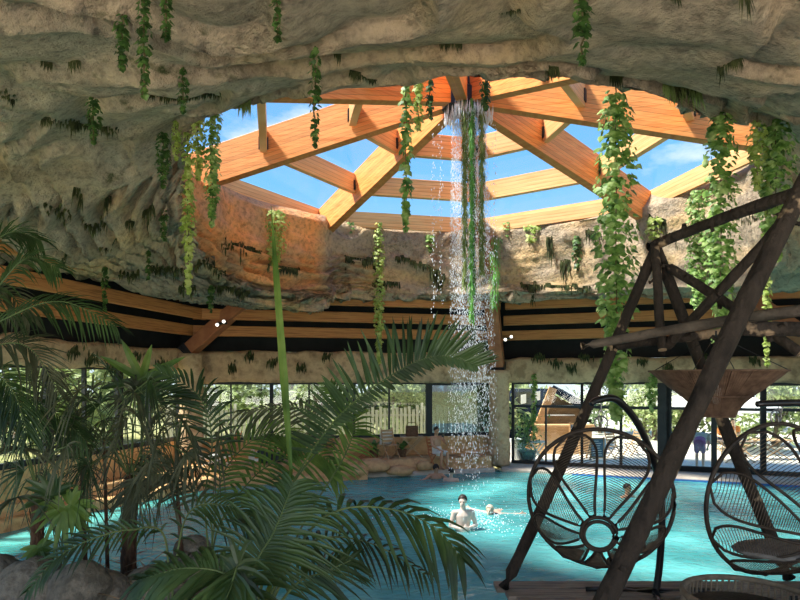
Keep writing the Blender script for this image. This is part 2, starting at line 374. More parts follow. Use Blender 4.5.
# --- walls and roof of the hall --------------------------------------------------------------------
PL = [(-10.4, 5.5), (-8.25, 13.5), (-6.95, 19.3), (3.55, 21.7), (13.6, 18.0), (16.5, 10.0), (17.0, 2.0)]
def seg(i): return V((*PL[i], 0)), V((*PL[i+1], 0))
def inward(a, b): d = (b-a).normalized(); return V((d.y, -d.x, 0))
names = ['wall_left_front', 'wall_left', 'wall_back', 'wall_right', 'wall_right_side', 'wall_right_front']
for i, nm in enumerate(names):
    a, b = seg(i); n = inward(a, b); top = 3.85 if i >= 3 else 4.05; bot = 3.42 if i < 2 else 3.0
    mb = MB(); o = n*-.25
    e2 = (b-a).normalized()*.16; mb.bar(a+o-e2+V((0, 0, (top+8.6)/2)), b+o+e2+V((0, 0, (top+8.6)/2)), .12, 8.6-top); put(mb.build(nm, M['black']), 'black lined upper wall behind the timber ceiling beams', 'wall', kind='structure')
    # stone lintel: lumpy long block
    L = (b-a).length; N1 = max(8, int(L/.16)); mb = MB(); prof = [(.22, bot), (.28, bot+.12), (.26, (bot+top)/2), (.30, top-.1), (.2, top), (-.2, top), (-.2, bot)]
    vv = []
    for q in range(N1+1):
        p = a+(b-a)*q/N1
        for (u, z) in prof:
            pp = p+n*(u)+V((0, 0, z))
            k = 1 if u > 0 else .2
            vv.append(pp+n*.10*k*fbm(pp*1.3, 3)+V((0, 0, .16*k*fbm(pp*1.1+V((5, 5, 5)), 3))))
    m_ = len(prof); mb.add(vv, [(q*m_+j, q*m_+(j+1) % m_, (q+1)*m_+(j+1) % m_, (q+1)*m_+j) for q in range(N1) for j in range(m_)])
    put(mb.build('trim_%d' % (i+1), M['stone'], smooth=True), 'rough tan stone lintel above the glazing', 'lintel', kind='structure')
# dark outer roof
mb = MB(); n = 120; vv = []
def roof_out(ph):
    best = 13.5; ov = .5
    for i in range(len(PL)-1):
        A, B = seg(i); o = V((HX, HYY, 0)); d = V((sin(ph), cos(ph), 0)); e_ = B-A; den = d.x*e_.y-d.y*e_.x
        if abs(den) < 1e-6: continue
        w_ = A-o; t_ = (w_.x*e_.y-w_.y*e_.x)/den; u_ = (w_.x*d.y-w_.y*d.x)/den
        if t_ > 0 and -.001 <= u_ <= 1.001:
            if t_ < best: best = t_; ov = 3.2 if i < 2 else .5  # left eave drawn out, unseen, to keep sun off the left water
    return best+ov
for k in range(n):
    ph = 2*pi*k/n
    vv += [tuple(hub(ph, 6.85, 8.36)), tuple(hub(ph, roof_out(ph), 8.62))]
mb.add(vv, [(2*k, 2*k+1, (2*k+3) % (2*n), (2*k+2) % (2*n)) for k in range(n)]); put(mb.build('ceiling_roof', M['black']), 'black lining under the outer roof', 'roof', kind='structure')
# --- timber ceiling beams between the corner struts ---------------------------------------------------
def wall_pt(i, px):                                # where the sight line of a column meets wall run i (plan)
    a, b = seg(i); k = (px-400)/FPX                # x = k*y
    d = b-a; t = (k*a.y-a.x)/(d.x-k*d.y); return a+d*t
ROWS = [(.45, 4.66, 'lowest'), (.95, 5.14, 'middle'), (1.45, 5.62, 'uppermost')]
BAYS = [(1, 'left window bay, beneath the overhanging rock', .0), (2, 'long back bay between the two leaning struts', .0), (3, 'right bay above the glass doors', .0)]
for i, where, _ in BAYS:
    a, b = seg(i); n = inward(a, b); d = (b-a).normalized()
    for off, z, row in ROWS:
        s0, s1 = a+n*off+d*(.1+off*.3), b+n*off-d*(.1+off*.3)
        if i == 1: s0 = s0-d*3
        mb = MB(); mb.bar(s0+V((0, 0, z)), s1+V((0, 0, z)), .16, .33, bev=.012)
        put(mb.build('ceiling_beam', M['beam']), '%s brown timber beam of the %s' % (row, where), 'ceiling beam', 'horizontal timber ceiling beams')
def strut(base, top, label, w=.44, h=.40):
    t = thing('timber_strut', label, 'timber strut', base, 'leaning corner struts'); mb = MB(); mb.bar(base, top, w, h, bev=.015); mb.build('post', M['strut'], t)
    d = (V(top)-V(base)).normalized(); mb = MB(); mb.bar(V(base)-d*.05, V(base)+d*.22, w+.05, h+.05); mb.build('shoe', M['steel'], t)
    return t
strut(V((-6.75, 18.95, 3.95)), hub(FI[7], 6.5, 7.25)+V((-.5, 0, 0)), 'red brown strut leaning right from the left stone column up into the rock')
strut(V((3.45, 21.1, 3.45)), hub(FI[0], 5.9, 7.55)+V((.22, 0, 0)), 'red brown strut standing on the stone column behind the waterfall')
strut(V((13.0, 17.6, 3.6)), hub(FI[1], 6.55, 7.3), 'red brown strut leaning left behind the log frame')
# twin spot lamps on the struts
M['lampglow'] = bpy.data.materials.new('lamp_lens'); M['lampglow'].use_nodes = True
_b = M['lampglow'].node_tree.nodes['Principled BSDF']; _b.inputs['Emission Color'].default_value = (1, .93, .8, 1); _b.inputs['Emission Strength'].default_value = 2.0
def spot_lamp(px, py, D, label, n=2):
    c = P(px, py, D); t = thing('spot_lamp', label, 'spot lamp', c, 'spot lamps on the timber struts')
    mb = MB(); mb.box(c+V((0, .12, .0)), (.3, .04, .06)); mb.build('bracket', M['steel'], t)
    for k in range(n):
        q = c+V((-.10+.2*k, -.05, -.06+.1*k)); mb = MB(); mb.tube([q+V((0, .12, .02)), q], [.045, .062], 10); h = mb.build('lamp_head', M['steel'], t)
        mb = MB(); mb.tube([q+V((0, -.005, 0)), q+V((0, -.015, 0))], .05, 10); mb.build('lens', M['lampglow'], h)
spot_lamp(221, 323, 18.4, 'twin white spot lamps on the left leaning strut'); spot_lamp(508, 338, 20.2, 'small white spot lamp beside the strut at the waterfall')
# --- stone columns
def stone_column(c, h, r, label, seed):
    rg = random.Random(seed); t = thing('stone_column', label, 'stone column', c, 'stone columns')
    t['kind'] = 'thing'; n, m = 18, 26; vs = []; fs = []
    for i in range(m+1):
        u = i/m; z = h*u; rr = r*(1+.18*abs(u-.55)**1.5*2)
        for k in range(n):
            a = 2*pi*k/n; p = V((cos(a)*rr, sin(a)*rr, z)); q = p+V((seed*3.1, seed, 0))
            st = math.floor(z/.55); rib = .92+.08*min(1, abs((z/.55) % 1-.5)*-2+1.6)
            p = V((p.x*rib, p.y*rib, z))*1.0; d = .16*fbm(q*1.4, 3)+.05*fbm(q*4, 3)
            vs.append(V(c)+V((p.x+cos(a)*d, p.y+sin(a)*d, z)))
    for i in range(m):
        for k in range(n): fs.append((i*n+k, i*n+(k+1) % n, (i+1)*n+(k+1) % n, (i+1)*n+k))
    fs += [tuple(range(n-1, -1, -1)), tuple(range(m*n, m*n+n))]
    mb = MB(); mb.add(vs, fs); mb.build('shaft', M['column'], t, smooth=True)
M['column'] = mat('column_stone', [(.36, .225, .12), (.58, .41, .25), (.44, .29, .165)], scale=3, rough=.9, bump=.4, bscale=9)
stone_column((3.47, 21.05, .14), 3.3, .34, 'knobbly tan stone column beside the glass doors behind the waterfall', 1)
stone_column((-6.55, 18.75, .5), 3.42, .36, 'tan stone column at the left corner behind the palms', 2)
# --- glazing
def glazed(name, i, p0, p1, z0, z1, cols, rows, glass, label, kind='window', fw=.09, off=0.0):
    a, b = wall_pt(i, p0), wall_pt(i, p1); A, B = seg(i); n = inward(A, B)*off; a, b = a+n, b+n
    d = (b-a).normalized(); t = thing(name, label, kind, a); t['kind'] = 'structure'
    ang = atan2(d.y, d.x)
    def vbar(p, za, zb, w): m = MB(); m.box(p+V((0, 0, (za+zb)/2)), (w, .11, zb-za), ang); return m
    def hbar(p, q, z, h): m = MB(); c = (p+q)/2; m.box(c+V((0, 0, z)), ((q-p).length, .12, h), ang); return m
    m = MB()
    for q in (vbar(a, z0, z1, fw), vbar(b, z0, z1, fw), hbar(a, b, z0+fw/2, fw), hbar(a, b, z1-fw/2, fw)): m.add(q.v, q.f)
    m.build('frame', M['frame'], t)
    xs = [a]
    for px, za, zb, w in cols:
        p = wall_pt(i, px)+n; vbar(p, za, zb, w).build('mullion', M['frame'], t); xs.append(p)
    xs.append(b)
    for z, h, pa, pb in rows: hbar(wall_pt(i, pa)+n if pa else a, wall_pt(i, pb)+n if pb else b, z, h).build('transom', M['frame'], t)
    for u, v in zip(xs, xs[1:]):
        m = MB(); c = (u+v)/2; m.box(c+V((0, 0, (z0+z1)/2)), ((v-u).length-.02, .012, z1-z0-.02), ang); m.build('pane', glass, t)
WT = 3.04
glazed('window_2', 2, 196, 271, 1.13, WT, [(231, 1.13, WT, .05)], [], M['glass'], 'two pane window beside the left stone column')
glazed('window_3', 2, 272, 347, 1.13, WT, [(309, 1.13, WT, .05)], [], M['glass'], 'two pane window behind the arching palm frond')
glazed('window_4', 2, 354, 427, 1.13, WT, [(389, 1.13, WT, .05)], [], M['glass'], 'two pane window facing the slatted fence')
glazed('window_5', 2, 430, 494, 1.10, WT, [], [], M['tintglass'], 'single dark tinted window left of the waterfall column', fw=.13)
for k, (p0, p1) in enumerate([(-140, -60), (-58, 46), (50, 118), (120, 178)]):
    glazed('window_%d' % (6+k), 1 if p0 > -200 else 0, p0, p1, 1.2, 3.5, [((p0+p1)/2, 1.2, 3.5, .06)], [], M['glass'], 'tall window behind the palms on the left', fw=.13)
glazed('door_1', 3, 513, 582, .14, WT, [(546, .14, 2.15, .06)], [(2.17, .09, None, None)], M['glass'], 'black framed glass doors facing the timber bar')
glazed('door_2', 3, 582, 668, .14, WT, [(621, .14, 2.15, .1), (663, .14, WT, .34)], [(2.17, .09, None, None)], M['glass'], 'black framed glass doors facing the chalkboard')
glazed('door_3', 3, 669, 763, .14, WT, [(714, .14, 2.15, .16)], [(2.17, .09, None, None), (.2, .14, None, None)], M['glass'], 'black framed glass doors beneath the wicker lampshade', fw=.16)
glazed('door_4', 3, 764, 860, .14, WT, [(812, .14, 2.15, .1)], [(2.17, .09, None, None)], M['glass'], 'black framed glass doors behind the right hanging chair', fw=.12)
# --- low wall under the back windows, terraces, pool edge, water
for nm, i, z in (('wall_back_lower', 2, 1.12), ('wall_left_lower', 1, 1.2), ('wall_left_front_lower', 0, 1.2)):
    a, b = seg(i); mb = MB(); n = inward(a, b); mb.bar(a-n*.02+V((0, 0, z/2)), b-n*.02+V((0, 0, z/2)), .3, z); put(mb.build(nm, M['terrace']), 'ochre plastered low wall below the windows', 'wall', kind='structure')
def terrace(name, pts, z0, z1, mt, amp, label, sub=.22, seed=0):
    """a lumpy ledge: plan polygon (inner line, outer line) as a strip between two polylines"""
    inner, outer = pts; mb = MB(); rows = []
    def dens(pl):
        L = sum((V(b)-V(a)).length for a, b in zip(pl, pl[1:])); return L
    n = int(dens(inner)/sub)
    def at(pl, u):
        L = dens(pl)*u
        for a, b in zip(pl, pl[1:]):
            l = (V(b)-V(a)).length
            if L <= l+1e-6: return V(a)+(V(b)-V(a))*(L/l)
            L -= l
        return V(pl[-1])
    vv = []
    for q in range(n+1):
        u = q/n; p, o = at(inner, u), at(outer, u); d = (p-o).normalized(); r = []
        for s, z in ((0, z1), (.35, z1), (.7, z1), (.93, z1), (1.0, z1-.05), (1.0, z1*.5+z0*.5), (1.02, z0)):
            g = o+(p-o)*s+V((0, 0, z)); w = amp*(1 if s > .5 else .25)
            r.append(g+d*w*1.6*fbm(g*.9+V((seed, 0, 0)), 3)+V((0, 0, (w*.7*fbm(g*1.2+V((seed, 3, 0)), 3)) if z > z0 else 0)))
        vv += r
    m = 7; mb.add(vv, [(q*m+j, q*m+j+1, (q+1)*m+j+1, (q+1)*m+j) for q in range(n) for j in range(m-1)])
    o = mb.build(name, mt, smooth=amp > .1); put(o, label, 'terrace', kind='structure'); return o
def inset(i0, i1, off):
    pts = []
    for i in range(i0, i1+1):
        a, b = seg(i); n = inward(a, b)
        if i == i0: pts.append(tuple(a+n*off))
        else:
            a0, b0 = seg(i-1); n0 = inward(a0, b0); m = (n+n0).normalized(); pts.append(tuple(a+m*off/max(.3, m.dot(n))))
    a, b = seg(i1); pts.append(tuple(b+inward(a, b)*off)); return pts
wl = lambda i0, i1: inset(i0, i1, .05)
terrace('terrace', ([(-9.6, 8, 0), (-7.9, 13.5, 0), (-5.9, 18.0, 0)]+[(3.1, 20.35, 0)], wl(0, 2)), -.3, .50, M['terrace'], .16, 'raised ochre rock terrace under the back windows')
terrace('terrace_step', ([(-9.4, 8, 0), (-7.6, 13.5, 0), (-5.2, 17.4, 0)]+[(-1.0, 18.75, 0)], [(-9.8, 8, 0), (-8.0, 13.5, 0), (-6.1, 18.3, 0)]+[(-.6, 19.7, 0)]), -.3, .24, M['terrace'], .22, 'lower ochre rock step at the water edge', seed=5)
terrace('pool_edge', (inset(2, 4, 1.3)[1:], inset(2, 4, 0)[1:]), -.4, .12, M['coping'], .0, 'pale stone pool edge along the glass doors')
terrace('pool_edge_back', ([(-1.2, 19.0, 0), (3.2, 20.2, 0)], [(-1.2, 19.9, 0), (3.2, 20.7, 0)]), -.4, .13, M['coping'], .0, 'pale stone pool edge below the waterfall column')
a = V(inset(3, 3, 1.3)[0]); b = V(inset(3, 3, 1.3)[1]); n = inward(a, b)
mb = MB(); mb.bar(a+n*.02+(b-a)*.25+V((0, 0, -.1)), b+n*.02+V((0, 0, -.1)), .03, .30); put(mb.build('pool_wall_tiles', M['bluetile']), 'band of blue tiles along the pool edge', 'tiles', kind='structure')
# water: rippled sheet
def water_mat():
    m = bpy.data.materials.new('pool_water'); m.use_nodes = True; t = m.node_tree; b = t.nodes['Principled BSDF']; L = t.links.new; N = t.nodes.new
    co = N('ShaderNodeTexCoord'); 
    b.inputs['Roughness'].default_value = .09; b.inputs['IOR'].default_value = 1.33
    n = N('ShaderNodeTexNoise'); n.inputs['Scale'].default_value = .8; n.inputs['Detail'].default_value = 6; L(co.outputs['Object'], n.inputs[0])
    r = N('ShaderNodeValToRGB'); e = r.color_ramp.elements; e[0].position = .35; e[0].color = (.05, .30, .30, 1); e[1].position = .65; e[1].color = (.12, .44, .43, 1)
    L(n.outputs[0], r.inputs[0]); L(r.outputs[0], b.inputs['Base Color'])
    mp = N('ShaderNodeMapping'); mp.inputs['Scale'].default_value = (1, 1.5, 1); L(co.outputs['Object'], mp.inputs[0])
    n2 = N('ShaderNodeTexNoise'); n2.inputs['Scale'].default_value = 3.2; n2.inputs['Detail'].default_value = 4; n2.inputs['Distortion'].default_value = .6; L(mp.outputs[0], n2.inputs[0])
    bn = N('ShaderNodeBump'); bn.inputs['Strength'].default_value = .55; bn.inputs['Distance'].default_value = .12; L(n2.outputs[0], bn.inputs['Height']); L(bn.outputs[0], b.inputs['Normal'])
    return m
mb = MB(); pl = inset(0, 4, .9); pl = [(p[0], p[1], 0) for p in pl]+[(14, 3, 0), (-9, 3, 0)]
nx, ny = 110, 90; vv = []
for j in range(ny+1):
    for i in range(nx+1):
        x = -9.6+23.6*i/nx; y = 2.5+18.6*j/ny; d2 = (x-1.37)**2+(y-12.9)**2
        z = .018*NZ.noise(V((x*1.3, y*2.0, 0)))+.012*NZ.noise(V((x*3.1, y*4.2, 2)))+.035*math.exp(-d2/2.2)*sin(sqrt(d2)*9)
        vv.append((x, y, z))
mb.add(vv, [(j*(nx+1)+i, j*(nx+1)+i+1, (j+1)*(nx+1)+i+1, (j+1)*(nx+1)+i) for j in range(ny) for i in range(nx)])
o = mb.build('pool_water', water_mat(), smooth=True); put(o, 'turquoise rippled water filling the indoor pool', 'water', kind='stuff')
# --- viewer's terrace and ground
M['soil'] = mat('soil', [(.05, .035, .022), (.11, .08, .05)], scale=8, rough=1, bump=.6)
M['ground'] = mat('garden_ground', [(.20, .22, .07), (.38, .36, .16), (.16, .15, .06)], scale=1.2, rough=1, bump=.3)
mb = MB(); mb.box((-2.9, 1.4, .69), (5.4, 5.4, 1.38)); put(mb.build('floor_planter', M['soil']), 'dark soil of the raised planting bed', 'planting bed', kind='structure')
mb = MB(); mb.box((2.5, -3.1, .65), (18, 8.4, 1.3)); put(mb.build('floor', M['coping']), 'pale terrace behind the viewer', 'terrace floor', kind='structure')
mb = MB(); mb.box((0, 2, -.55), (240, 240, .3)); put(mb.build('ground', M['ground']), 'garden ground around the hall', 'ground', kind='structure')
mb = MB(); mb.add([(3.7, 21.9, .1), (16, 17.6, .1), (40, 18, .1), (40, 60, .1), (-2, 60, .1), (3, 30, .1)], [(0, 1, 2, 3, 4, 5)]); put(mb.build('patio', M['paving']), 'sunlit pale patio outside the glass doors', 'patio', kind='structure')
mb = MB(); mb.add([(-40, 5, .3), (-11.0, 4, .3), (-8.6, 13.5, .3), (-7.2, 19.6, .3), (3.4, 22.0, .3), (3, 30, .1), (-2, 60, .1), (-40, 60, .3)], [(0, 1, 2, 3, 4, 5, 6, 7)]); put(mb.build('garden_bed', M['ground']), 'sunlit garden bed outside the back windows', 'garden bed', kind='structure')
# ================================================================== OUTSIDE
M['tree1'] = mat('tree_leaves', [(.20, .26, .10), (.42, .50, .22), (.60, .66, .36)], scale=1.1, rough=.7, trans=.35)
M['tree2'] = mat('pine_leaves', [(.09, .14, .07), (.20, .27, .14), (.34, .42, .22)], scale=1.3, rough=.7, trans=.3)
M['bark'] = mat('tree_bark', [(.12, .09, .06), (.24, .19, .14)], scale=6, stretch=(1, 1, .3), rough=.95, bump=.4)
def tree_meshes(seed, h, spread, leafm, n, lsz, low=.25):
    rg = random.Random(seed); tr = MB(); pts = []; p = V((0, 0, 0))
    for i in range(7):
        pts.append(p.copy()); p = p+V((rg.uniform(-.12, .12), rg.uniform(-.12, .12), h/6))
    tr.tube(pts, [.16*(1-.12*i) for i in range(7)], 8)
    cl = []
    for k in range(16):
        z = h*(low+(1.02-low)*rg.random()); a = rg.uniform(0, 6.28); r = spread*rg.random()**.6*(1.1-.5*z/h)
        c = V((cos(a)*r, sin(a)*r, z)); cl.append(c); i = min(5, int(z/h*5)); tr.tube([pts[max(0, i-1)], (pts[max(0, i-1)]+c)/2+V((0, 0, .15)), c], [.05, .035, .015], 5)
    lf = MB()
    for k in range(n):
        c = rg.choice(cl); q = c+V((rg.gauss(0, .42), rg.gauss(0, .42), rg.gauss(0, .34)))*spread*.55
        d = V((rg.gauss(0, 1), rg.gauss(0, 1), rg.gauss(-.3, .7)))
        lf.leaf(q, d, (rg.gauss(0, 1), rg.gauss(0, 1), 1), lsz*rg.uniform(.7, 1.4), lsz*.5, seg=1)
    return tr, lf, leafm
TREES = [tree_meshes(11, 6.5, 1.9, 'tree1', 2300, .34), tree_meshes(12, 8.0, 1.7, 'tree2', 2600, .30, .12), tree_meshes(13, 4.2, 1.7, 'tree1', 1900, .30, .05)]
protos = []
TL = [('broad pale green tree', 'tree'), ('tall dark green conifer like tree', 'tree'), ('low bushy pale green tree', 'tree')]
def place_tree(k, px, D, sc, rz, lab):
    loc = V(((px-400)/FPX*D, D, .0)); tr, lf, lm = TREES[k]
    pr = next((o for kk, o in protos if kk == k), None)
    if pr is None:
        o = thing('garden_tree', lab, 'tree', loc, 'trees outside the glazing'); tr.build('trunk', M['bark'], o, local=True); lf.build('foliage', M[lm], o, local=True); protos.append((k, o))
    else:
        o = copy_tree(pr); o.location = loc; o['label'] = lab
    o.rotation_euler = (0, 0, rz); o.scale = (sc, sc, sc)
TP = [(0, 205, 29, 1.0, 'left of the first mullion right of the column'), (1, 238, 31, 1.0, 'behind the first window right of the stone column'), (0, 262, 27.5, .85, 'close beside the thick mullion left of the spear leaf'), (1, 293, 30, .95, 'behind the long spear leaf'), (2, 320, 26.5, 1.0, 'low behind the arching palm frond'), (0, 342, 31, 1.05, 'behind the dark post between the windows'),
      (1, 372, 29, .9, 'behind the slatted fence, left of the vine'), (2, 395, 27, .9, 'just behind the middle of the slatted fence'), (0, 415, 30, 1.0, 'behind the right end of the slatted fence'), (1, 447, 28, .95, 'seen through the dark tinted window, nearer its left edge'), (0, 480, 27, .9, 'seen through the dark tinted window behind the waterfall'), (1, 150, 30, 1.0, 'behind the fan palms, next to the left stone column'), (0, 112, 27, .95, 'behind the star leaved plant on the left'), (2, 75, 23, 1.1, 'low behind the feathery left palm fronds'), (1, 35, 27, 1.0, 'at the far left behind the thick window post'), (0, 4, 24, 1.0, 'at the left edge of the view'),
      (0, 525, 36, 1.0, 'behind the dark roofed timber bar'), (1, 600, 34, .85, 'right of the bar roof'), (0, 645, 32, .9, 'behind the chalkboard'), (2, 690, 29, 1.0, 'behind the bending visitor'), (0, 735, 36, 1.0, 'beyond the white parasols'), (2, 775, 27, .95, 'above the right hanging chair'), (1, 800, 33, .9, 'at the right edge of the view'), (2, 655, 30, .9, 'low, between the two glass door posts')]
for i, (k, px, D, sc, wh) in enumerate(TP): place_tree(k, px, D, sc, i*1.7, '%s %s' % (TL[k][0], wh))
# slatted fence
M['slat'] = mat('grey_slats', [(.50, .47, .38), (.68, .65, .55)], scale=6, stretch=(6, 6, .6), rough=.85)
f0, f1 = V((-9, 23.2, .25)), V((3.4, 25.3, .25)); fd = (f1-f0).normalized(); fe = thing('slatted_fence', 'pale weathered slatted fence standing outside the back windows', 'fence', f0)
mb = MB(); L = (f1-f0).length; rg = random.Random(5); k = 0
while k*.17 < L:
    p = f0+fd*k*.17; h = 1.72+rg.uniform(-.10, .10); mb.box(p+V((0, 0, h/2)), (.115, .03, h), atan2(fd.y, fd.x)); k += 1
mb.build('slats', M['slat'], fe)
for z in (.4, 1.4): mb = MB(); mb.bar(f0+V((0, .05, z)), f1+V((0, .05, z)), .04, .09); mb.build('rail', M['slat'], fe)
for q in range(6): mb = MB(); mb.box(f0+fd*L*q/5+V((0, .12, .95)), (.1, .1, 1.9)); mb.build('fence_post', M['slat'], fe)
# timber bar with a dark roof
M['wood'] = mat('bar_wood', [(.50, .27, .12), (.66, .40, .20)], scale=3, stretch=(1, 1, 5), rough=.6)
M['roofdark'] = mat('roof_felt', [(.008, .013, .024), (.014, .021, .036)], scale=4, rough=.95, spec=.05)
M['gable'] = mat('gable_wood', [(.22, .13, .065), (.33, .20, .10)], scale=3, stretch=(1, 1, 5), rough=.7)
M['white'] = mat('white_paint', [(.8, .8, .78), (.86, .86, .84)], rough=.6)
cb = P(565, 470, 25); cb.z = .1
b = thing('timber_bar', 'open timber drinks bar under a dark pitched roof on the patio', 'bar', cb)
ap = P(551, 389, 25.5); le = P(512, 418, 29.5); re = P(600, 424, 26)
def slab(name, pts, th, mt, par):
    mb = MB(); mb.poly(pts, th); return mb.build(name, mt, par)
r1 = slab('roof', [ap, P(527, 446, 25.5), P(488, 440, 30.5), P(512, 389, 30.5)], .12, M['roofdark'], b)
for q in ((521, 399), (535, 396)): slab('skylight_pane', [P(q[0], q[1]-4, 25.2), P(q[0]+5, q[1]-5, 25.2), P(q[0]+5, q[1]+4, 25.2), P(q[0], q[1]+5, 25.2)], .05, M['white'], r1)
slab('roof', [ap, P(590, 412, 25.5), P(594, 408, 30.5), P(553, 386, 30.5)], .12, M['roofdark'], b)
mb = MB(); mb.bar(ap+V((0, -.35, .05)), P(529, 449, 25.0), .08, .34); mb.build('barge_board', M['wood'], b)
mb = MB(); mb.bar(ap+V((0, -.15, .05)), P(588, 412, 25.2), .08, .2); mb.build('barge_board', M['roofdark'], b)
slab('gable', [P(551, 393, 25.8), P(535, 424, 25.8), P(538, 466, 25.8), P(586, 466, 25.8), P(586, 412, 25.8)], .06, M['gable'], b)
mb = MB(); c = P(562, 452, 24.6); mb.box((c.x, c.y, .65), (2.3, .5, 1.1)); mb.build('counter', M['wood'], b)
mb = MB(); mb.box((c.x, c.y-.05, 1.24), (2.5, .7, .08)); mb.build('worktop', M['wood'], b)
for z in (1.6, 2.0): mb = MB(); mb.box((c.x+.05, 25.62, z), (1.5, .22, .04)); mb.build('shelf', M['white'], b)
M['bottle'] = mat('bottle_glass', [(.05, .04, .03), (.16, .12, .06)], scale=9, rough=.2)
rg = random.Random(8)
proto = None
for k in range(9):
    p = V((c.x-.62+.155*k, 25.6, 1.62 if k % 2 else 2.02))
    mb = MB(); mb.lathe((0, 0, 0), [(.04, 0), (.045, .02), (.045, .15), (.018, .2), (.018, .26)], 8)
    o = mb.build('bottle', M['bottle'], loc=p); put(o, 'dark bottle on the %s shelf of the timber bar, %s from the left' % ('lower' if k % 2 else 'upper', ['first', 'first', 'second', 'second', 'third', 'third', 'fourth', 'fourth', 'fifth'][k]), 'bottle', 'bottles on the bar shelves')
# chalkboards
M['chalk'] = mat('chalkboard', [(.05, .10, .18), (.10, .17, .27)], scale=5, rough=.8)
def board(px, py, D, wd, h, label, easel=True):
    c = P(px, py, D); t = thing('chalkboard', label, 'chalkboard', (c.x, c.y, .1))
    mb = MB(); mb.box(c, (wd, .03, h)); mb.build('panel', M['chalk'], t)
    mb = MB()
    for s in (-1, 1): mb.box(c+V((s*wd/2, -.01, 0)), (.05, .05, h+.1)); mb.box(c+V((0, -.01, s*h/2)), (wd, .05, .05))
    mb.build('frame', M['wood'], t)
    mb = MB(); rg = random.Random(int(px))
    for k in range(7):
        z = c.z+h*(.36-.12*k); l = wd*rg.uniform(.3, .7); mb.box((c.x+rg.uniform(-.04, .04), c.y-.018, z), (l, .006, .022))
    mb.build('chalk_line', M['white'], t)
    for s in (-1, 1):
        mb = MB(); mb.bar((c.x+s*wd*.5, c.y, c.z-h/2), (c.x+s*wd*.62, c.y-.1, .1), .05, .05); mb.build('leg', M['wood'], t)
        mb = MB(); mb.bar((c.x+s*wd*.45, c.y+.05, c.z+h*.3), (c.x+s*wd*.5, c.y+.5, .1), .05, .05); mb.build('leg', M['wood'], t)
board(597, 448, 22.5, .50, .72, 'blue grey chalkboard menu on a wooden easel outside the doors'); board(574, 430, 24.2, .34, .5, 'small wood framed chalkboard standing at the bar counter')
# planter with a bush, side table, bin
M['leaf'] = mat('bush_leaf', [(.08, .17, .04), (.22, .36, .09)], scale=5, rough=.5, trans=.3)
c = P(527, 462, 22); c.z = .1; t = thing('potted_bush', 'leafy green bush in a dark pot outside the glass doors', 'potted plant', c)
mb = MB(); mb.lathe(c, [(.26, 0), (.36, .42), (.33, .42), (.3, .38)], 14); mb.build('pot', M['steel'], t)
mb = MB(); rg = random.Random(3)
for k in range(500):
    q = c+V((rg.gauss(0, .24), rg.gauss(0, .24), .5+rg.random()**1.2*1.15)); mb.leaf(q, (rg.gauss(0, 1), rg.gauss(0, 1), rg.gauss(.5, .6)), (0, 0, 1), .2, .07, seg=1)
mb.build('foliage', M['leaf'], t)
def cross_table(c, wd, dp, h, label, mt, cat='folding table', group=None, rz=0):
    t = thing('folding_table', label, cat, c, group, rot=(0, 0, rz)); mb = MB(); mb.box((0, 0, h), (wd, dp, .035)); mb.build('tabletop', mt, t, local=True)
    for s in (-1, 1):
        for q in (-1, 1): mb = MB(); mb.bar((-q*wd*.42, s*dp*.4, 0), (q*wd*.42, s*dp*.4, h-.02), .035, .035); mb.build('leg', mt, t, local=True)
    return t
M['palewood'] = mat('pale_folding_wood', [(.42, .26, .13), (.56, .38, .22)], scale=5, stretch=(1, 1, 3), rough=.6)
M['redwood'] = mat('red_folding_wood', [(.45, .15, .06), (.58, .24, .10)], scale=5, stretch=(1, 1, 3), rough=.6)
c = P(537, 466, 21.9); c.z = .1; cross_table(c, .6, .5, .75, 'small white topped folding table beside the potted bush', M['white'])
c = P(516, 466, 22.6); mb = MB(); mb.lathe((c.x, c.y, .1), [(.2, 0), (.24, .75), (.26, .78), (.1, .82)], 12); o = mb.build('waste_bin', M['white']); put(o, 'pale bin standing left of the potted bush', 'bin')
# patio furniture, parasols behind the right doors
def parasol(px, D, h, r, label):
    c = V(((px-400)/FPX*D, D, .1)); t = thing('parasol', label, 'parasol', c, 'white patio parasols'); mb = MB(); mb.tube([c, c+V((0, 0, h))], .03, 8); mb.build('pole', M['white'], t)
    mb = MB(); n = 8; vs = [c+V((0, 0, h))]+[c+V((cos(2*pi*k/n)*r, sin(2*pi*k/n)*r, h-.65)) for k in range(n)]+[c+V((cos(2*pi*k/n)*r, sin(2*pi*k/n)*r, h-.85)) for k in range(n)]
    mb.add(vs, [(0, 1+k, 1+(k+1) % n) for k in range(n)]+[(1+k, 9+k, 9+(k+1) % n, 1+(k+1) % n) for k in range(n)]); mb.build('canopy', M['white'], t)
    mb = MB(); mb.lathe(c, [(.3, 0), (.3, .06), (.05, .1)], 12); mb.build('base', M['white'], t)
parasol(735, 25, 2.55, 1.7, 'white parasol right of the bending visitor'); parasol(690, 29, 2.6, 1.6, 'white parasol partly behind the wicker lampshade')
def chair(c, rz, label, mt, group=None, h=.45):
    t = thing('slatted_chair', label, 'chair', c, group, rot=(0, 0, rz))
    mb = MB()
    for k in range(5): mb.box((-.18+.09*k, 0, h), (.075, .42, .02))
    mb.build('seat', mt, t, local=True); mb = MB()
    for k in range(4): mb.bar((-.2, .2+.035*k, h+.12+.11*k), (.2, .2+.035*k, h+.12+.11*k), .02, .07)
    mb.build('backrest', mt, t, local=True)
    for s in (-1, 1):
        mb = MB(); mb.bar((s*.21, -.26, 0), (s*.21, .22, h+.05), .03, .03); mb.build('leg', mt, t, local=True)
        mb = MB(); mb.bar((s*.19, .22, 0), (s*.19, -.2, h), .03, .03); mb.build('leg', mt, t, local=True)
        mb = MB(); mb.bar((s*.21, .16, h), (s*.21, .33, h+.55), .03, .03); mb.build('upright', mt, t, local=True)
    return t
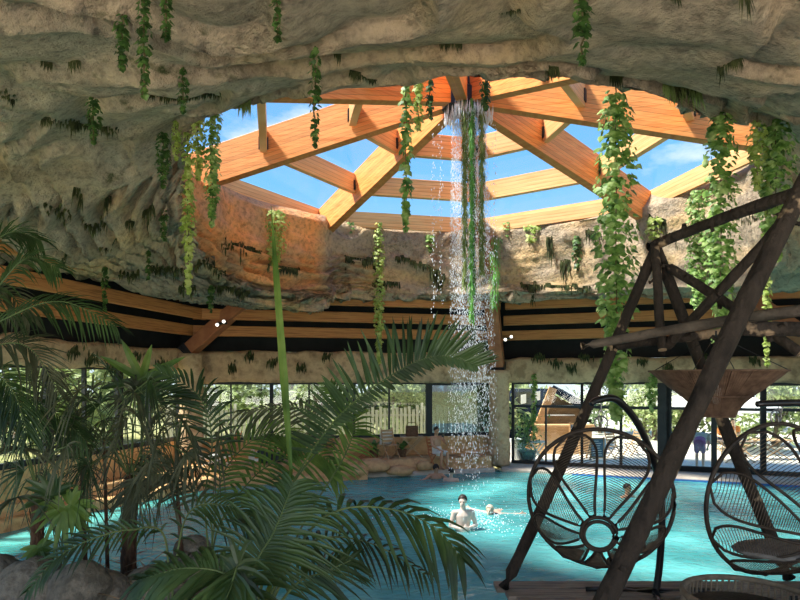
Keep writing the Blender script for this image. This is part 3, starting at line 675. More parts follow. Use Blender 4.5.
for px, D, rz, lab in ((615, 23, .4, 'pale slatted chair right of the easel chalkboard'), (632, 24, -1.2, 'pale slatted chair behind the left hanging chair rim'), (728, 22.5, 2.8, 'pale slatted patio chair nearest the glass below the parasol'), (744, 23.6, 1.2, 'pale slatted patio chair behind the slanting log leg')):
    p = V(((px-400)/FPX*D, D, .1)); chair(p, rz, lab, M['palewood'], 'slatted chairs on the patio')
for px, D, lab in ((736, 22.0, 'pale wooden patio table in front of the parasol'), (772, 22.6, 'pale wooden patio table behind the right hanging chair')):
    p = V(((px-400)/FPX*D, D, .1)); cross_table(p, 1.3, .7, .74, lab, M['palewood'], 'table', 'wooden patio tables')
# ================================================================== DECK, LOG FRAME, HANGING CHAIRS
M['deck'] = mat('grey_deck_boards', [(.13, .10, .08), (.24, .19, .15), (.10, .08, .065)], scale=2.4, stretch=(.6, 6, 1), rough=.55, bump=.25)
DZ = 1.40
dk = thing('deck', 'dark weathered plank deck jutting over the pool', 'deck', (2.6, 3.6, DZ)); dk['kind'] = 'structure'
for k in range(16):
    y = 5.08-.19*k; mb = MB(); mb.box((.79+.115*k*.55+2.6, y-.09, DZ-.02), (5.2, .172, .04)); mb.build('plank', M['deck'], dk, bevel=.004)
mb = MB()
for x in (1.4, 3.0, 4.6): mb.box((x, 3.6, DZ-.12), (.12, 3.0, .14))
mb.build('joist', M['deck'], dk)
for x, y in ((1.5, 4.9), (4.8, 4.9), (1.9, 2.3), (4.8, 2.3)): mb = MB(); mb.box((x, y, .5), (.14, .14, 1.6)); mb.build('pile', M['deck'], dk)
def bark_mat():
    m = mat('dark_bark', [(.011, .008, .006), (.034, .025, .019), (.019, .014, .010)], scale=5, stretch=(1, 1, .5), rough=.9, bump=.9, bscale=22)
    t = m.node_tree; b = t.nodes['Principled BSDF']; L = t.links.new; N = t.nodes.new
    n = N('ShaderNodeTexNoise'); n.inputs['Scale'].default_value = 3.3; n.inputs['Detail'].default_value = 4; co = N('ShaderNodeTexCoord'); L(co.outputs['Object'], n.inputs[0])
    r = N('ShaderNodeValToRGB'); r.color_ramp.elements[0].position = .64; r.color_ramp.elements[1].position = .67; L(n.outputs[0], r.inputs[0])
    src = b.inputs['Base Color'].links[0].from_socket; x = N('ShaderNodeMixRGB'); L(r.outputs[0], x.inputs[0]); L(src, x.inputs[1]); x.inputs[2].default_value = (.30, .21, .13, 1); L(x.outputs[0], b.inputs['Base Color']); return m
M['log'] = bark_mat(); M['logend'] = mat('cut_wood', [(.34, .24, .15), (.46, .34, .22)], scale=12, rough=.85)
M['palelog'] = mat('pale_pole', [(.055, .042, .032), (.12, .095, .072)], scale=6, rough=.85, bump=.6, bscale=18)
fr = thing('log_frame', 'rustic dark bark log frame standing over the hanging chairs', 'log frame', (2.0, 4.3, DZ))
rg = random.Random(21)
def log(name, a, b, r0, r1, mt='log', bend=.02, knots=3):
    a, b = V(a), V(b); n = 22; x, y, d = frame_of(b-a); L = (b-a).length; pts = []; rad = []
    ph = rg.uniform(0, 6)
    for i in range(n+1):
        u = i/n; p = a+(b-a)*u+x*bend*sin(u*5+ph)*L*.35+y*bend*cos(u*4+ph)*L*.3-(x*bend*sin(ph)*L*.35+y*bend*cos(ph)*L*.3)*(1-u)
        pts.append(p); rad.append((r0+(r1-r0)*u)*(1+.10*NZ.noise(V((u*L*5, ph, 0)))))
    mb = MB(); mb.tube(pts, rad, 12, wob=.05, rng=rg)
    o = mb.build(name, M[mt], fr, smooth=True)
    for q in range(knots):
        k = MB(); i = rg.randrange(3, n-3); s = (x*cos(q*2.2+ph)+y*sin(q*2.2+ph)); k.tube([pts[i]+s*rad[i]*.6, pts[i]+s*(rad[i]+.03)+d*.02], [.024, .016], 7)
        k.build('branch_stub', M['log'], o)
    e = MB(); e.tube([pts[-1]+d*.002, pts[-1]+d*.012], rad[-1]*.92, 12); e.build('cut_end', M['logend'], o)
    if name == 'rail': e = MB(); e.tube([pts[0]-d*.002, pts[0]-d*.012], rad[0]*.92, 12); e.build('cut_end', M['logend'], o)
    return pts
log('leg', P(504, 588, 4.9), P(655, 252, 4.95), .050, .042)
log('leg', P(789, 578, 5.08), P(653, 242, 4.98), .052, .042, knots=4)
lb = P(570, 671, 3.5); lb.z = DZ; log('leg', lb, P(836, 125, 3.62), .062, .054, knots=5)
log('ridge_log', P(649, 247, 5.0), P(860, 170, 3.7), .040, .046)
log('brace', P(661, 352, 4.8), P(815, 185, 3.9), .038, .036)
log('brace', P(654, 243, 4.92), P(663, 349, 4.72), .035, .036, bend=.03)
log('brace', P(664, 264, 4.9), P(800, 352, 4.3), .038, .036)
log('rail', P(583, 346, 4.62), P(850, 303, 3.75), .032, .042, 'palelog')
log('rail', P(612, 347, 4.86), P(740, 329, 4.75), .034, .036)
log('rail', P(736, 329, 3.72), P(860, 331, 3.7), .048, .045)
# --- hanging chairs
M['rattan'] = mat('dark_rattan', [(.016, .011, .008), (.038, .026, .018)], scale=14, rough=.55, bump=.2)
M['cord'] = mat('rattan_cord', [(.05, .037, .026), (.10, .075, .052)], scale=20, rough=.7)
M['metal'] = mat('black_metal', [(.010, .010, .011), (.022, .022, .024)], rough=.3, metal=.4, coat=.3)
M['chain'] = mat('chain_metal', [(.16, .16, .16), (.24, .24, .24)], rough=.35, metal=.9)
def hanging_chair(label, c, Rr, o, up, depth, ringdown, rr, anchor, pole, cushion=None):
    t = thing('hanging_chair', label, 'hanging chair', (c.x, c.y, DZ), 'petal shaped hanging chairs')
    o = V(o).normalized(); X = o.cross(V(up)).normalized(); Y = X.cross(o).normalized()
    rc = V((0, -ringdown*Rr))
    def S(th, s, flare=0):
        d = V((cos(th), sin(th))); b2 = rc.dot(d); e = -b2+sqrt(b2*b2-(rc.length_squared-Rr*Rr)); l = rr+(e-rr)*s
        q = rc+d*l; zz = depth*(1-max(0, min(1, s))**1.9)-flare*max(0, s-.6)
        return c+X*q.x+Y*q.y-o*zz
    mb = MB(); mb.tube([c+X*cos(a)*Rr+Y*sin(a)*Rr for a in [2*pi*k/56 for k in range(56)]], .0155, 8, closed=True); mb.build('rim', M['rattan'], t, smooth=True)
    mb = MB()
    for k in (0, 1): mb.tube([S(2*pi*i/28, -.02+.05*k) for i in range(28)], .013, 7, closed=True)
    mb.build('centre_ring', M['rattan'], t, smooth=True)
    N = 9
    for k in range(N):
        th = pi/2+pi/N+2*pi*k/N; hw = pi/N*.86; lo = [];  ext = 1.0 if sin(th) > -.2 else 1.07
        m = 16
        def W(s): return hw*(.42+.58*sin(min(1, s/.72)*pi/2)) if s < .72 else hw*sqrt(max(0, 1-((s-.72)/.28)**2))
        L_, R_ = [], []
        for i in range(m+1):
            s = .06+(ext-.06)*i/m; w_ = W(.06+.94*i/m); L_.append(S(th+w_, s)); R_.append(S(th-w_, s))
        f = MB(); f.tube(L_+R_[::-1][1:], .0105, 6, closed=True); pf = f.build('petal', M['rattan'], t, smooth=True)
        wv = MB(); n2 = 36
        for i in range(2, n2):
            u = i/n2; s = .06+(ext-.06)*u; w_ = W(.06+.94*u); q = [S(th+w_*(1-2*j/4), s*(1-.03*(1-(1-2*j/4)**2))) for j in range(5)]; wv.tube(q, .0026, 4, cap=False)
        wv.build('weave', M['cord'], pf)
    top = c+Y*Rr
    ch = MB(); n3 = max(3, int((anchor-top).length/.05))
    for i in range(n3):
        p = top+(anchor-top)*((i+.5)/n3); ax = X if i % 2 else o; hl = (anchor-top).length/n3*.72
        ch.tube([p+ax*.016*cos(2*pi*j/10)+V((0, 0, 1))*hl*sin(2*pi*j/10) for j in range(10)], .0045, 5, closed=True)
    ch.build('chain', M['chain'], t)
    rg_ = MB(); rg_.tube([top+V((0, 0, .045))+X*.045*cos(2*pi*j/18)+V((0, 0, 1))*.05*sin(2*pi*j/18) for j in range(18)], .006, 6, closed=True); rg_.build('hanging_ring', M['chain'], t)
    pts = []; n = len(pole)
    for i in range(n-1):                       # catmull-rom
        p0, p1, p2, p3 = pole[max(0, i-1)], pole[i], pole[i+1], pole[min(n-1, i+2)]
        for j in range(6):
            u = j/6; pts.append(.5*((2*p1)+(p2-p0)*u+(2*p0-5*p1+4*p2-p3)*u*u+(3*p1-p0-3*p2+p3)*u**3))
    pts.append(pole[-1]); mb = MB(); mb.tube(pts, [.027]*(len(pts)-8)+[.027-.0008*k for k in range(8)], 10); st = mb.build('stand_arm', M['metal'], t, smooth=True)
    base = V((pole[0].x, pole[0].y, DZ))
    for a in (.25, 2.75, 4.6):
        mb = MB(); mb.tube([base+V((0, 0, .05)), base+V((cos(a)*.3, sin(a)*.16, .045)), base+V((cos(a)*.55, sin(a)*.3, .022))], [.028, .024, .02], 8); mb.build('stand_foot', M['metal'], t, smooth=True)
    if cushion:
        mb = MB(); cc = c+Y*cushion; mb.ball(cc-o*depth*.45, (Rr*.72, Rr*.45, .05), 18, 8); mb.build('cushion', M['cushion'], t, smooth=True)
    return t
M['cushion'] = mat('grey_cushion', [(.10, .095, .09), (.16, .15, .145)], scale=12, rough=.9)
hanging_chair('round petal rattan hanging chair left of the thick log leg', P(599, 498, 4.4), .508, (.30, .95, .06), (0, -.1, 1), .30, .36, .105, P(601, 403, 4.4),
    [P(655, 599, 4.7), P(660, 560, 4.7), P(662, 510, 4.68), P(657, 472, 4.64), P(646, 440, 4.58), P(632, 415, 4.5), P(615, 399, 4.42), P(598, 400, 4.38), P(591, 404, 4.36)])
hanging_chair('round petal rattan hanging chair cut by the right edge of the view', P(771, 499, 4.2), .535, (-.24, .96, .1), (0, -.1, 1), .40, .30, .12, P(781, 405, 4.2),
    [P(868, 606, 4.5), P(885, 540, 4.5), P(884, 480, 4.4), P(870, 430, 4.35), P(840, 406, 4.3), P(800, 403, 4.2), P(757, 404, 4.15)], cushion=-.30)
# --- wicker stool
M['stoolwicker'] = mat('stool_wicker', [(.13, .10, .07), (.22, .17, .12)], scale=16, rough=.7)
c = V((2.15, 3.7, DZ)); t = thing('wicker_stool', 'round open slatted wicker stool at the deck front', 'stool', c); r, h = .37, .365
mb = MB(); mb.tube([c+V((cos(a)*r, sin(a)*r, h)) for a in [2*pi*k/40 for k in range(40)]], .02, 8, closed=True); mb.build('top_rim', M['stoolwicker'], t, smooth=True)
mb = MB(); mb.tube([c+V((cos(a)*r*.9, sin(a)*r*.9, .02)) for a in [2*pi*k/40 for k in range(40)]], .018, 8, closed=True); mb.build('bottom_rim', M['stoolwicker'], t, smooth=True)
mb = MB()
for k in range(60):
    a = 2*pi*k/60; mb.tube([c+V((cos(a)*r*.9, sin(a)*r*.9, .02)), c+V((cos(a)*r*1.02, sin(a)*r*1.02, h*.6)), c+V((cos(a)*r, sin(a)*r, h))], .0075, 5)
mb.build('side_slats', M['stoolwicker'], t)
mb = MB(); mb.lathe(c, [(.02, h-.12), (r*.95, h-.12), (r*.95, h-.09), (.02, h-.09)], 28); mb.build('seat_disc', M['rattan'], t)
# --- wicker funnel lampshade
M['wicker'] = mat('wicker_shade', [(.12, .07, .045), (.24, .145, .095)], scale=16, rough=.75, trans=.3)
c = P(716, 416, 4.66); t = thing('hanging_lamp', 'wide funnel shaped wicker lampshade hanging under the logs', 'lamp', c)
s_ = 4.66/FPX; prof = [(17, 0), (20, 6), (25, 13), (32.5, 20), (44, 29), (62.5, 45)]; mb = MB(); n = 150
for k in range(n):
    a = 2*pi*k/n; b_ = a+2*pi/n*(.80 if k % 7 else .55); vs = []
    for rr, z in prof: vs += [c+V((cos(a)*rr*s_, sin(a)*rr*s_, z*s_)), c+V((cos(b_)*rr*s_, sin(b_)*rr*s_, z*s_))]
    mb.add(vs, [(2*i, 2*i+1, 2*i+3, 2*i+2) for i in range(len(prof)-1)])
o = mb.build('shade', M['wicker'], t); so = o.modifiers.new('thick', 'SOLIDIFY'); so.thickness = .006
for rr, z in ((62.5, 45), (32.5, 20), (17, 0)): mb = MB(); mb.tube([c+V((cos(2*pi*k/48)*rr*s_, sin(2*pi*k/48)*rr*s_, z*s_)) for k in range(48)], .007, 6, closed=True); mb.build('hoop', M['wicker'], t)
mb = MB(); mb.tube([c+V((0, 0, 30*s_)), P(716, 331, 4.66)], .008, 6); mb.build('cable', M['metal'], t)
mb = MB(); mb.lathe(c+V((0, 0, 20*s_)), [(.02, .1), (.03, .06), (.045, .0), (.03, -.05), (.005, -.065)], 12); mb.build('bulb', M['white'], t, smooth=True)
for k in range(4):
    a = pi/4+pi/2*k; mb = MB(); mb.tube([c+V((cos(a)*62*s_, sin(a)*62*s_, 45.5*s_)), P(716, 335, 4.66)], .004, 5); mb.build('hanging_cord', M['metal'], t)
# ================================================================== HANGING GREENERY
M['ivy'] = mat('ivy_leaf', [(.045, .12, .022), (.19, .33, .07), (.50, .62, .24)], scale=7, detail=2, rough=.45, trans=.35, lo=.3, hi=.68)
M['ivydark'] = mat('ivy_dark_leaf', [(.020, .05, .012), (.06, .13, .03), (.14, .24, .06)], scale=7, detail=2, rough=.45, trans=.3)
M['lime'] = mat('lime_leaf', [(.20, .30, .05), (.42, .52, .12), (.60, .66, .25)], scale=7, detail=2, rough=.5, trans=.4)
M['grassy'] = mat('bright_grassy', [(.10, .34, .06), (.25, .52, .13)], scale=9, rough=.6, trans=.35)
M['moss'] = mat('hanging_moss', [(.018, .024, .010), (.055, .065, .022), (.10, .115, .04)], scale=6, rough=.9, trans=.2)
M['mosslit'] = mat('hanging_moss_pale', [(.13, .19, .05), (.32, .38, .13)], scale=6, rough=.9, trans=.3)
M['vine'] = mat('vine_stem', [(.07, .055, .025), (.13, .10, .05)], scale=8, rough=.9)
def vine(px, y0, y1, wpx, D, kind, label, n=None, taper=.4, top_full=True, leaf=.10):
    if D is None:
        h = on_rock(px, y0); D = (h.y-(.4 if 'rope like' in label else 0)) if h is not None else 8.0
    if label.startswith(('thin vine in front of the glass', 'small vine below the lintel')): A_, B_ = seg(3); q_ = wall_pt(3, px)+inward(A_, B_)*.36; D = q_.y
    s = D/FPX; a = P(px, y0, D); L = (y1-y0)*s; rg = random.Random(int(px*7+y0)); W = wpx*s/2
    up = .0
    h, _, _, dist = ROCKBVH.ray_cast(a-V((0, 0, .25)), V((0, 0, 1)), .9)
    if h is not None: up = h.z-a.z+.05
    if len(label) and 'tuft' in label or 'draped' in label: a = a+V((0, -.06, 0))
    if h is None:
        h = ROCKBVH.find_nearest(a)[0]; root_ = h if h is not None and (h-a).length < 1.3 else None
    else: root_ = None
    t = thing('hanging_vine', label, 'hanging vine', a+V((0, 0, up)), 'hanging vines')
    pts = [a+V((0, 0, up)) if root_ is None else root_]+[a+V((.03*NZ.noise(V((px, i*.7, 0))), .03*NZ.noise(V((i*.7, px, 3))), -L*i/8)) for i in range(9)]
    mb = MB(); mb.tube(pts, .008, 5); mb.build('stem', M['vine'], t)
    mb = MB()
    if kind in ('ivy', 'ivydark', 'lime'):
        leaf = leaf*.72; n = n or int(L*W*2/(leaf*leaf)*3.2)+10
        for k in range(n):
            u = rg.random(); prof = min(1, .55+u*3)*(1 if u < .62 else max(.16, 1-(u-.62)/.38*(1-taper*.3)*.95))
            prof *= .75+.5*NZ.noise(V((px, u*L*2.3, 1)))+.25
            r = W*prof*sqrt(rg.random()); an = rg.uniform(0, 2*pi)
            c = a+V((cos(an)*r, sin(an)*r, -L*u*.98)); l = leaf*rg.uniform(.6, 1.35)
            out = V((cos(an), sin(an), 0)); d = out*rg.uniform(.1, .8)+V((rg.gauss(0, .3), rg.gauss(0, .3), -1))
            nr = out*.8+V((0, -.5, .5))
            o = len(mb.v); d.normalize(); x = d.cross(nr).normalized(); nn = x.cross(d)
            # pointed five sided ivy leaf, folded on the midrib
            P5 = [(0, 0, 0), (.5, .12, .10), (.62, .42, .12), (.3, .72, .05), (0, 1.05, 0), (-.3, .72, .05), (-.62, .42, .12), (-.5, .12, .10)]
            mb.v += [tuple(c+x*p[0]*l+d*p[1]*l-nn*p[2]*l) for p in P5]; mb.f += [(o, o+1, o+2, o+3, o+4), (o, o+4, o+5, o+6, o+7)]
    else:
        n = n or 260
        for k in range(n):
            u = rg.random()**1.2*.8; an = rg.uniform(0, 2*pi); r = W*sqrt(rg.random())*(1-u*.5)
            c = a+V((cos(an)*r, sin(an)*r, -L*u)); l = min(L*(1-u), rg.uniform(.12, .4))
            mb.leaf(c, (cos(an)*.25+rg.gauss(0, .12), sin(an)*.25+rg.gauss(0, .12), -1), (cos(an), sin(an), .2), l, .02+.015*rg.random(), seg=1)
    mb.build('foliage', M[kind], t); return t
VN = [(616, 92, 425, 40, 8.0, 'ivy', 'thick bright ivy column hanging left of the log frame', .12), (721, 110, 366, 32, 8.6, 'ivy', 'long ivy column hanging behind the log ridge, right of the thickest one', .11), (698, 190, 318, 24, 14.4, 'ivy', 'shorter pale ivy strand just left of the long ivy behind the logs', .11),
      (776, 118, 262, 34, 9.3, 'ivy', 'broad ivy bunch hanging near the right edge of the view', .12), (767, 130, 368, 9, 9.5, 'lime', 'thin ivy strand ending above the right hanging chair', .09), (757, 120, 190, 16, 9.0, 'lime', 'short pale strand beside the broad ivy bunch at the right', .09),
      (406, 82, 232, 12, 8.0, 'ivy', 'sparse leafy vine hanging before the glass panes left of the waterfall', .11), (418, 70, 130, 12, 8.1, 'lime', 'wispy pale vine hanging from the front rock lip, left of the waterfall', .08), (430, 72, 118, 8, 8.1, 'ivydark', 'small dark vine on the front rock lip next to the wispy pale one', .07),
      (315, 46, 148, 11, None, 'ivydark', 'dark narrow vine crossing the front rock lip above the left rafters', .06), (485, 74, 112, 12, 8.2, 'ivydark', 'short dark tuft hanging right above the roof hub', .06),
      (188, 132, 296, 13, 9.6, 'lime', 'long yellow green vine hanging before the orange rock face', .085), (212, 96, 226, 18, 9.4, 'ivy', 'leafy vine against the left end of the skylight', .085), (198, 100, 180, 14, 9.3, 'lime', 'pale vine between the leafy and the yellow green one', .075), (163, 132, 188, 15, None, 'ivydark', 'dark bunch of leaves under the rock ledge left of the yellow green vine', .06), (176, 120, 160, 10, None, 'lime', 'short pale vine above the yellow green one', .06), (183, 68, 112, 9, None, 'ivydark', 'small dark vine under the upper left ledge', .055), (122, 15, 70, 17, None, 'ivydark', 'short thick vine at the top left of the vault', .055), (144, -6, 96, 13, None, 'ivydark', 'longer vine at the top of the vault beside the short thick one', .055), (166, -5, 38, 12, None, 'ivydark', 'short wispy vine right of the longer one at the top of the vault', .055), (93, 97, 143, 13, None, 'ivydark', 'dark vine under the long ledge at the left', .055),
      (277, -6, 42, 9, None, 'ivydark', 'thin vine at the top of the vault above the skylight', .055), (582, -6, 62, 17, None, 'ivydark', 'dark green vine at the top of the vault right of the waterfall', .06), (379, 222, 366, 11, None, 'lime', 'pale rope like vine hanging before the back rock band', .12),       (211, 285, 312, 7, None, 'ivydark', 'small vine below the left rock bulge next to the lamps', .1), (105, 266, 312, 6, None, 'ivydark', 'thin vine hanging over the left timber beams', .08), (164, 208, 240, 8, None, 'ivydark', 'small vine in the hollow of the left rock', .09), (148, 250, 280, 5, None, 'ivydark', 'tiny vine above the left timber beams', .08),
      (275, 211, 268, 24, None, 'lime', 'pale leafy plant draped over the orange rock face', .10), (350, 222, 240, 10, None, 'ivy', 'tuft of leaves at the foot of the sunlit rafter', .14), (430, 234, 252, 10, None, 'ivy', 'tuft of leaves on the skylight curb left of the waterfall', .14), (508, 222, 240, 16, None, 'ivy', 'leafy tuft on the curb right of the waterfall', .15), (532, 224, 246, 18, None, 'lime', 'larger pale tuft on the curb right of the waterfall', .15), (568, 216, 240, 14, None, 'ivy', 'tuft on the curb between two right rafters', .15), (577, 235, 270, 8, None, 'ivydark', 'dark vine on the back rock band left of the thick ivy', .13),
      (655, 216, 240, 20, None, 'lime', 'pale foliage at the foot of the right rafter', .13), (534, 372, 440, 6, 20.3, 'ivy', 'thin vine in front of the glass doors', .1), (652, 372, 412, 10, 19.0, 'ivy', 'small vine below the lintel beside the lampshade', .13), (495, 236, 322, 12, 18.6, 'grassy', 'bright green grassy growth on the strut behind the waterfall', .1)]
for v_ in VN: vine(*v_[:7], leaf=v_[7])
# hanging moss fringes under the ledges
def moss(px0, py0, px1, py1, lpx, label, kind='moss', n=None, wpx=1.3):
    rg = random.Random(int(px0*3+py0)); n = n or int(abs(px1-px0)*3)+12; mb = MB(); first = None; roots = []
    for k in range(n):
        u = rg.random(); h = on_ledge(px0+(px1-px0)*u, py0+(py1-py0)*u)
        if h is None: continue
        h = h+V((0, -.03, .05)); first = first or h; s = h.y/FPX
        if (h-first).length > max(.5, abs(px1-px0)*s*1.3): continue
        roots.append((u, h))
        mb.leaf(h, (rg.gauss(0, .10), rg.gauss(-.15, .10), -1), (rg.gauss(0, .4), -1, .1), lpx*s*rg.uniform(.15, 1.0)*(.55+.9*max(0, .4+NZ.noise(V((u*abs(px1-px0)*.12, px0, 4)))))+.04, wpx*s*rg.uniform(.6, 1.5), seg=1)
    if first is None: return
    if len(roots) > 1: mb.tube([r_ for _, r_ in sorted(roots, key=lambda q: q[0])], .010, 5)
    o = mb.build('hanging_moss', M[kind], loc=first); put(o, label, 'moss', 'moss fringes under the rock ledges')
MS = [(146, 95, 222, 96, 10, 'dark moss fringe under the long upper ledge left of the skylight'), (43, 122, 120, 128, 13, 'dark moss fringe under the left ledge below the rock hollows'), (0, 85, 24, 95, 10, 'dark strands standing in for the shade of the hollow at the far left edge'), (44, 62, 54, 66, 14, 'dark tuft standing in for the shade of the left one of two small rock holes', 'moss'), (70, 60, 82, 64, 16, 'dark tuft standing in for the shade of the right one of two small rock holes'),  # strands at the three hollows are added dark in place of their shade
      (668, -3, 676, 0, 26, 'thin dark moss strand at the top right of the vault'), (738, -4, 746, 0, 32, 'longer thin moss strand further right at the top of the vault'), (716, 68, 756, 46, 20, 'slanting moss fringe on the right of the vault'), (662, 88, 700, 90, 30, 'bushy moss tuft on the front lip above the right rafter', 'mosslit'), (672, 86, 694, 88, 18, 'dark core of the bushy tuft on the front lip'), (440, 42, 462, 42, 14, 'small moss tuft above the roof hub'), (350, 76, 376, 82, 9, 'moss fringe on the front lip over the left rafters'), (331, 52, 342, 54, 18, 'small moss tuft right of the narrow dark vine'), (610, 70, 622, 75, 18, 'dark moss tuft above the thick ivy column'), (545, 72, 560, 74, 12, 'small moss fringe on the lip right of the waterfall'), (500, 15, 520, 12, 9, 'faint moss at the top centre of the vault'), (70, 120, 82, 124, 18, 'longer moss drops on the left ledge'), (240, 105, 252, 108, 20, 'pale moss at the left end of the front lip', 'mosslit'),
      (45, 205, 75, 212, 9, 'moss fringe on the lower left rock shelf'), (75, 188, 83, 190, 30, 'narrow moss clump at the left rock shelf'), (100, 196, 112, 200, 22, 'dark moss clump beside the narrow one'), (60, 222, 66, 224, 16, 'small dark moss drop on the left rock'), (85, 222, 108, 226, 14, 'moss fringe in the middle of the left rock'), (145, 210, 155, 208, 22, 'dark moss drop under the left bulge'), (127, 222, 135, 222, 12, 'tiny dark moss drop under the left bulge'), (100, 248, 118, 250, 8, 'moss fringe at the lower left rock'), (150, 268, 185, 270, 10, 'moss fringe along the underside of the left rock'), (60, 258, 68, 260, 14, 'small moss drop above the left beams'), (196, 262, 226, 268, 10, 'moss fringe on the rock under the orange face'), (222, 246, 262, 250, 11, 'dark moss fringe below the orange rock face'), (268, 270, 300, 275, 10, 'moss fringe at the right end of the orange rock'), (215, 285, 250, 292, 12, 'moss fringe over the left leaning strut'), (120, 272, 140, 276, 10, 'moss fringe over the left beams'), (180, 285, 196, 288, 12, 'moss drops by the left strut'),
      (345, 258, 375, 262, 9, 'moss fringe on the back rock band behind the rope vine'), (395, 262, 440, 268, 8, 'dark moss fringe across the back rock band'), (372, 284, 400, 286, 8, 'moss at the bottom of the back rock band'), (430, 276, 446, 280, 18, 'green moss clump left of the waterfall on the rock band'), (545, 246, 552, 248, 26, 'dark narrow moss on the right rock band'), (560, 256, 570, 258, 24, 'dark narrow moss left of the thick ivy'), (520, 286, 590, 288, 8, 'moss fringe along the bottom of the right rock band'), (528, 284, 536, 285, 26, 'longer moss drop at the bottom of the right rock band'), (648, 222, 690, 236, 14, 'moss fringe under the right rafter foot'), (640, 268, 660, 274, 14, 'dark moss beside the log apex'), (735, 215, 760, 220, 12, 'moss fringe between the two right ivy columns'), (585, 232, 600, 234, 18, 'moss drop left of the thick ivy column')]
for m_ in MS: moss(*m_)
# small moss clumps along the stone lintel
for k, px in enumerate((60, 78, 100, 122, 150, 232, 250, 274, 300, 325, 372, 410, 540, 556, 572, 586, 640, 668, 700, 752)):
    i = 1 if px < 184 else 2 if px < 498 else 3
    p = wall_pt(i, px); A, B = seg(i); p = p+inward(A, B)*.40+V((0, 0, 3.95-.18*(k % 3)+(.0 if i > 1 else -.1))); rg = random.Random(px); mb = MB()
    for q in range(26): mb.leaf(p+V((rg.gauss(0, .10), rg.gauss(0, .04), rg.gauss(0, .06))), (rg.gauss(0, .15), -.2, -1), (rg.gauss(0, .5), -1, 0), rg.uniform(.12, .32), .05, seg=1)
    o = mb.build('lintel_moss', M['moss'], loc=p); put(o, 'dark moss clump on the stone lintel, %s' % ['first from the far left', 'second from the far left', 'third from the far left', 'fourth from the far left', 'just left of the left column', 'right of the left column', 'next right of it', 'above the thick mullion', 'right of the spear leaf', 'above the dark post', 'behind the arching frond', 'left of the waterfall', 'above the bar roof', 'right of the bar roof', 'above the left log leg', 'right of the log leg', 'left of the lampshade', 'behind the lampshade rim', 'behind the lampshade', 'right of the lampshade'][k], 'moss', 'moss clumps on the stone lintel')
# ================================================================== WATERFALL
wf = bpy.data.materials.new('falling_water'); wf.use_nodes = True; b = wf.node_tree.nodes['Principled BSDF']
b.inputs['Base Color'].default_value = (.92, .95, 1, 1); b.inputs['Roughness'].default_value = .15; b.inputs['Transmission Weight'].default_value = .15; b.inputs['IOR'].default_value = 1.2
rg = random.Random(77); mb = MB(); wf0 = V((HX+.1, HYY-.15, 0))
def drop(c, l, r):
    o = len(mb.v); mb.v += [(c.x, c.y, c.z+l), (c.x+r, c.y, c.z), (c.x, c.y+r, c.z), (c.x-r, c.y, c.z), (c.x, c.y-r, c.z), (c.x, c.y, c.z-l*.6)]
    mb.f += [(o, o+1, o+2), (o, o+2, o+3), (o, o+3, o+4), (o, o+4, o+1), (o+5, o+2, o+1), (o+5, o+3, o+2), (o+5, o+4, o+3), (o+5, o+1, o+4)]
for k in range(17000):
    u = rg.random()**1.15; z = 8.85-8.8*u; rr = .36+.22*u**.8; a = rg.uniform(0, 2*pi); q = rr*rg.random()**(.3 if u < .35 else .6)
    if u > .38 and rg.random() < (u-.38)*1.75: continue
    drop(wf0+V((cos(a)*q+.12*u, sin(a)*q, z)), rg.uniform(.010, .042), rg.uniform(.003, .0068))
for k in range(240):                         # icicle like fringe round the rim of the hub
    a = rg.uniform(0, 2*pi); q = rg.uniform(.34, .52); drop(wf0+V((cos(a)*q, sin(a)*q, 8.82-rg.random()*.2)), rg.uniform(.08, .2), .010)
for px0, top in ((-.6, 8.7), (.55, 8.7), (-.75, 8.4)):  # loose strings of drops
    for k in range(90): drop(wf0+V((px0+rg.gauss(0, .03), rg.gauss(0, .05), top-rg.random()*4)), rg.uniform(.015, .04), .008)
for k in range(550):                         # splash on the pool
    a = rg.uniform(0, 2*pi); q = abs(rg.gauss(0, .75)); drop(wf0+V((.15+cos(a)*q*1.3, sin(a)*q, .02+abs(rg.gauss(0, .12)))), rg.uniform(.008, .02), rg.uniform(.008, .016))
o = mb.build('waterfall', wf, loc=(wf0.x, wf0.y, 0)); put(o, 'white grainy waterfall dropping from the roof hub into the pool', 'waterfall', kind='stuff')
t = thing('mossy_rope', 'green mossy ropes hanging inside the waterfall', 'hanging rope', (HX+.1, HYY-.1, 8.9))
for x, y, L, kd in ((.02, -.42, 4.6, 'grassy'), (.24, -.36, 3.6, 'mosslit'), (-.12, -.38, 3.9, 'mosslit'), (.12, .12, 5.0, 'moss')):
    mb = MB(); c = V((HX+.1+x, HYY-.1+y, 8.95)); mb.tube([c-V((0, 0, L*i/8)) for i in range(9)], .03, 6)
    for k in range(420):
        z = rg.random()*L; a = rg.uniform(0, 6.28); mb.leaf(c+V((cos(a)*.03, sin(a)*.03, -z)), (cos(a)*.35, sin(a)*.35, -1), (cos(a), sin(a), .3), rg.uniform(.10, .24), .03, seg=1)
    mb.build('rope', M[kd], t)
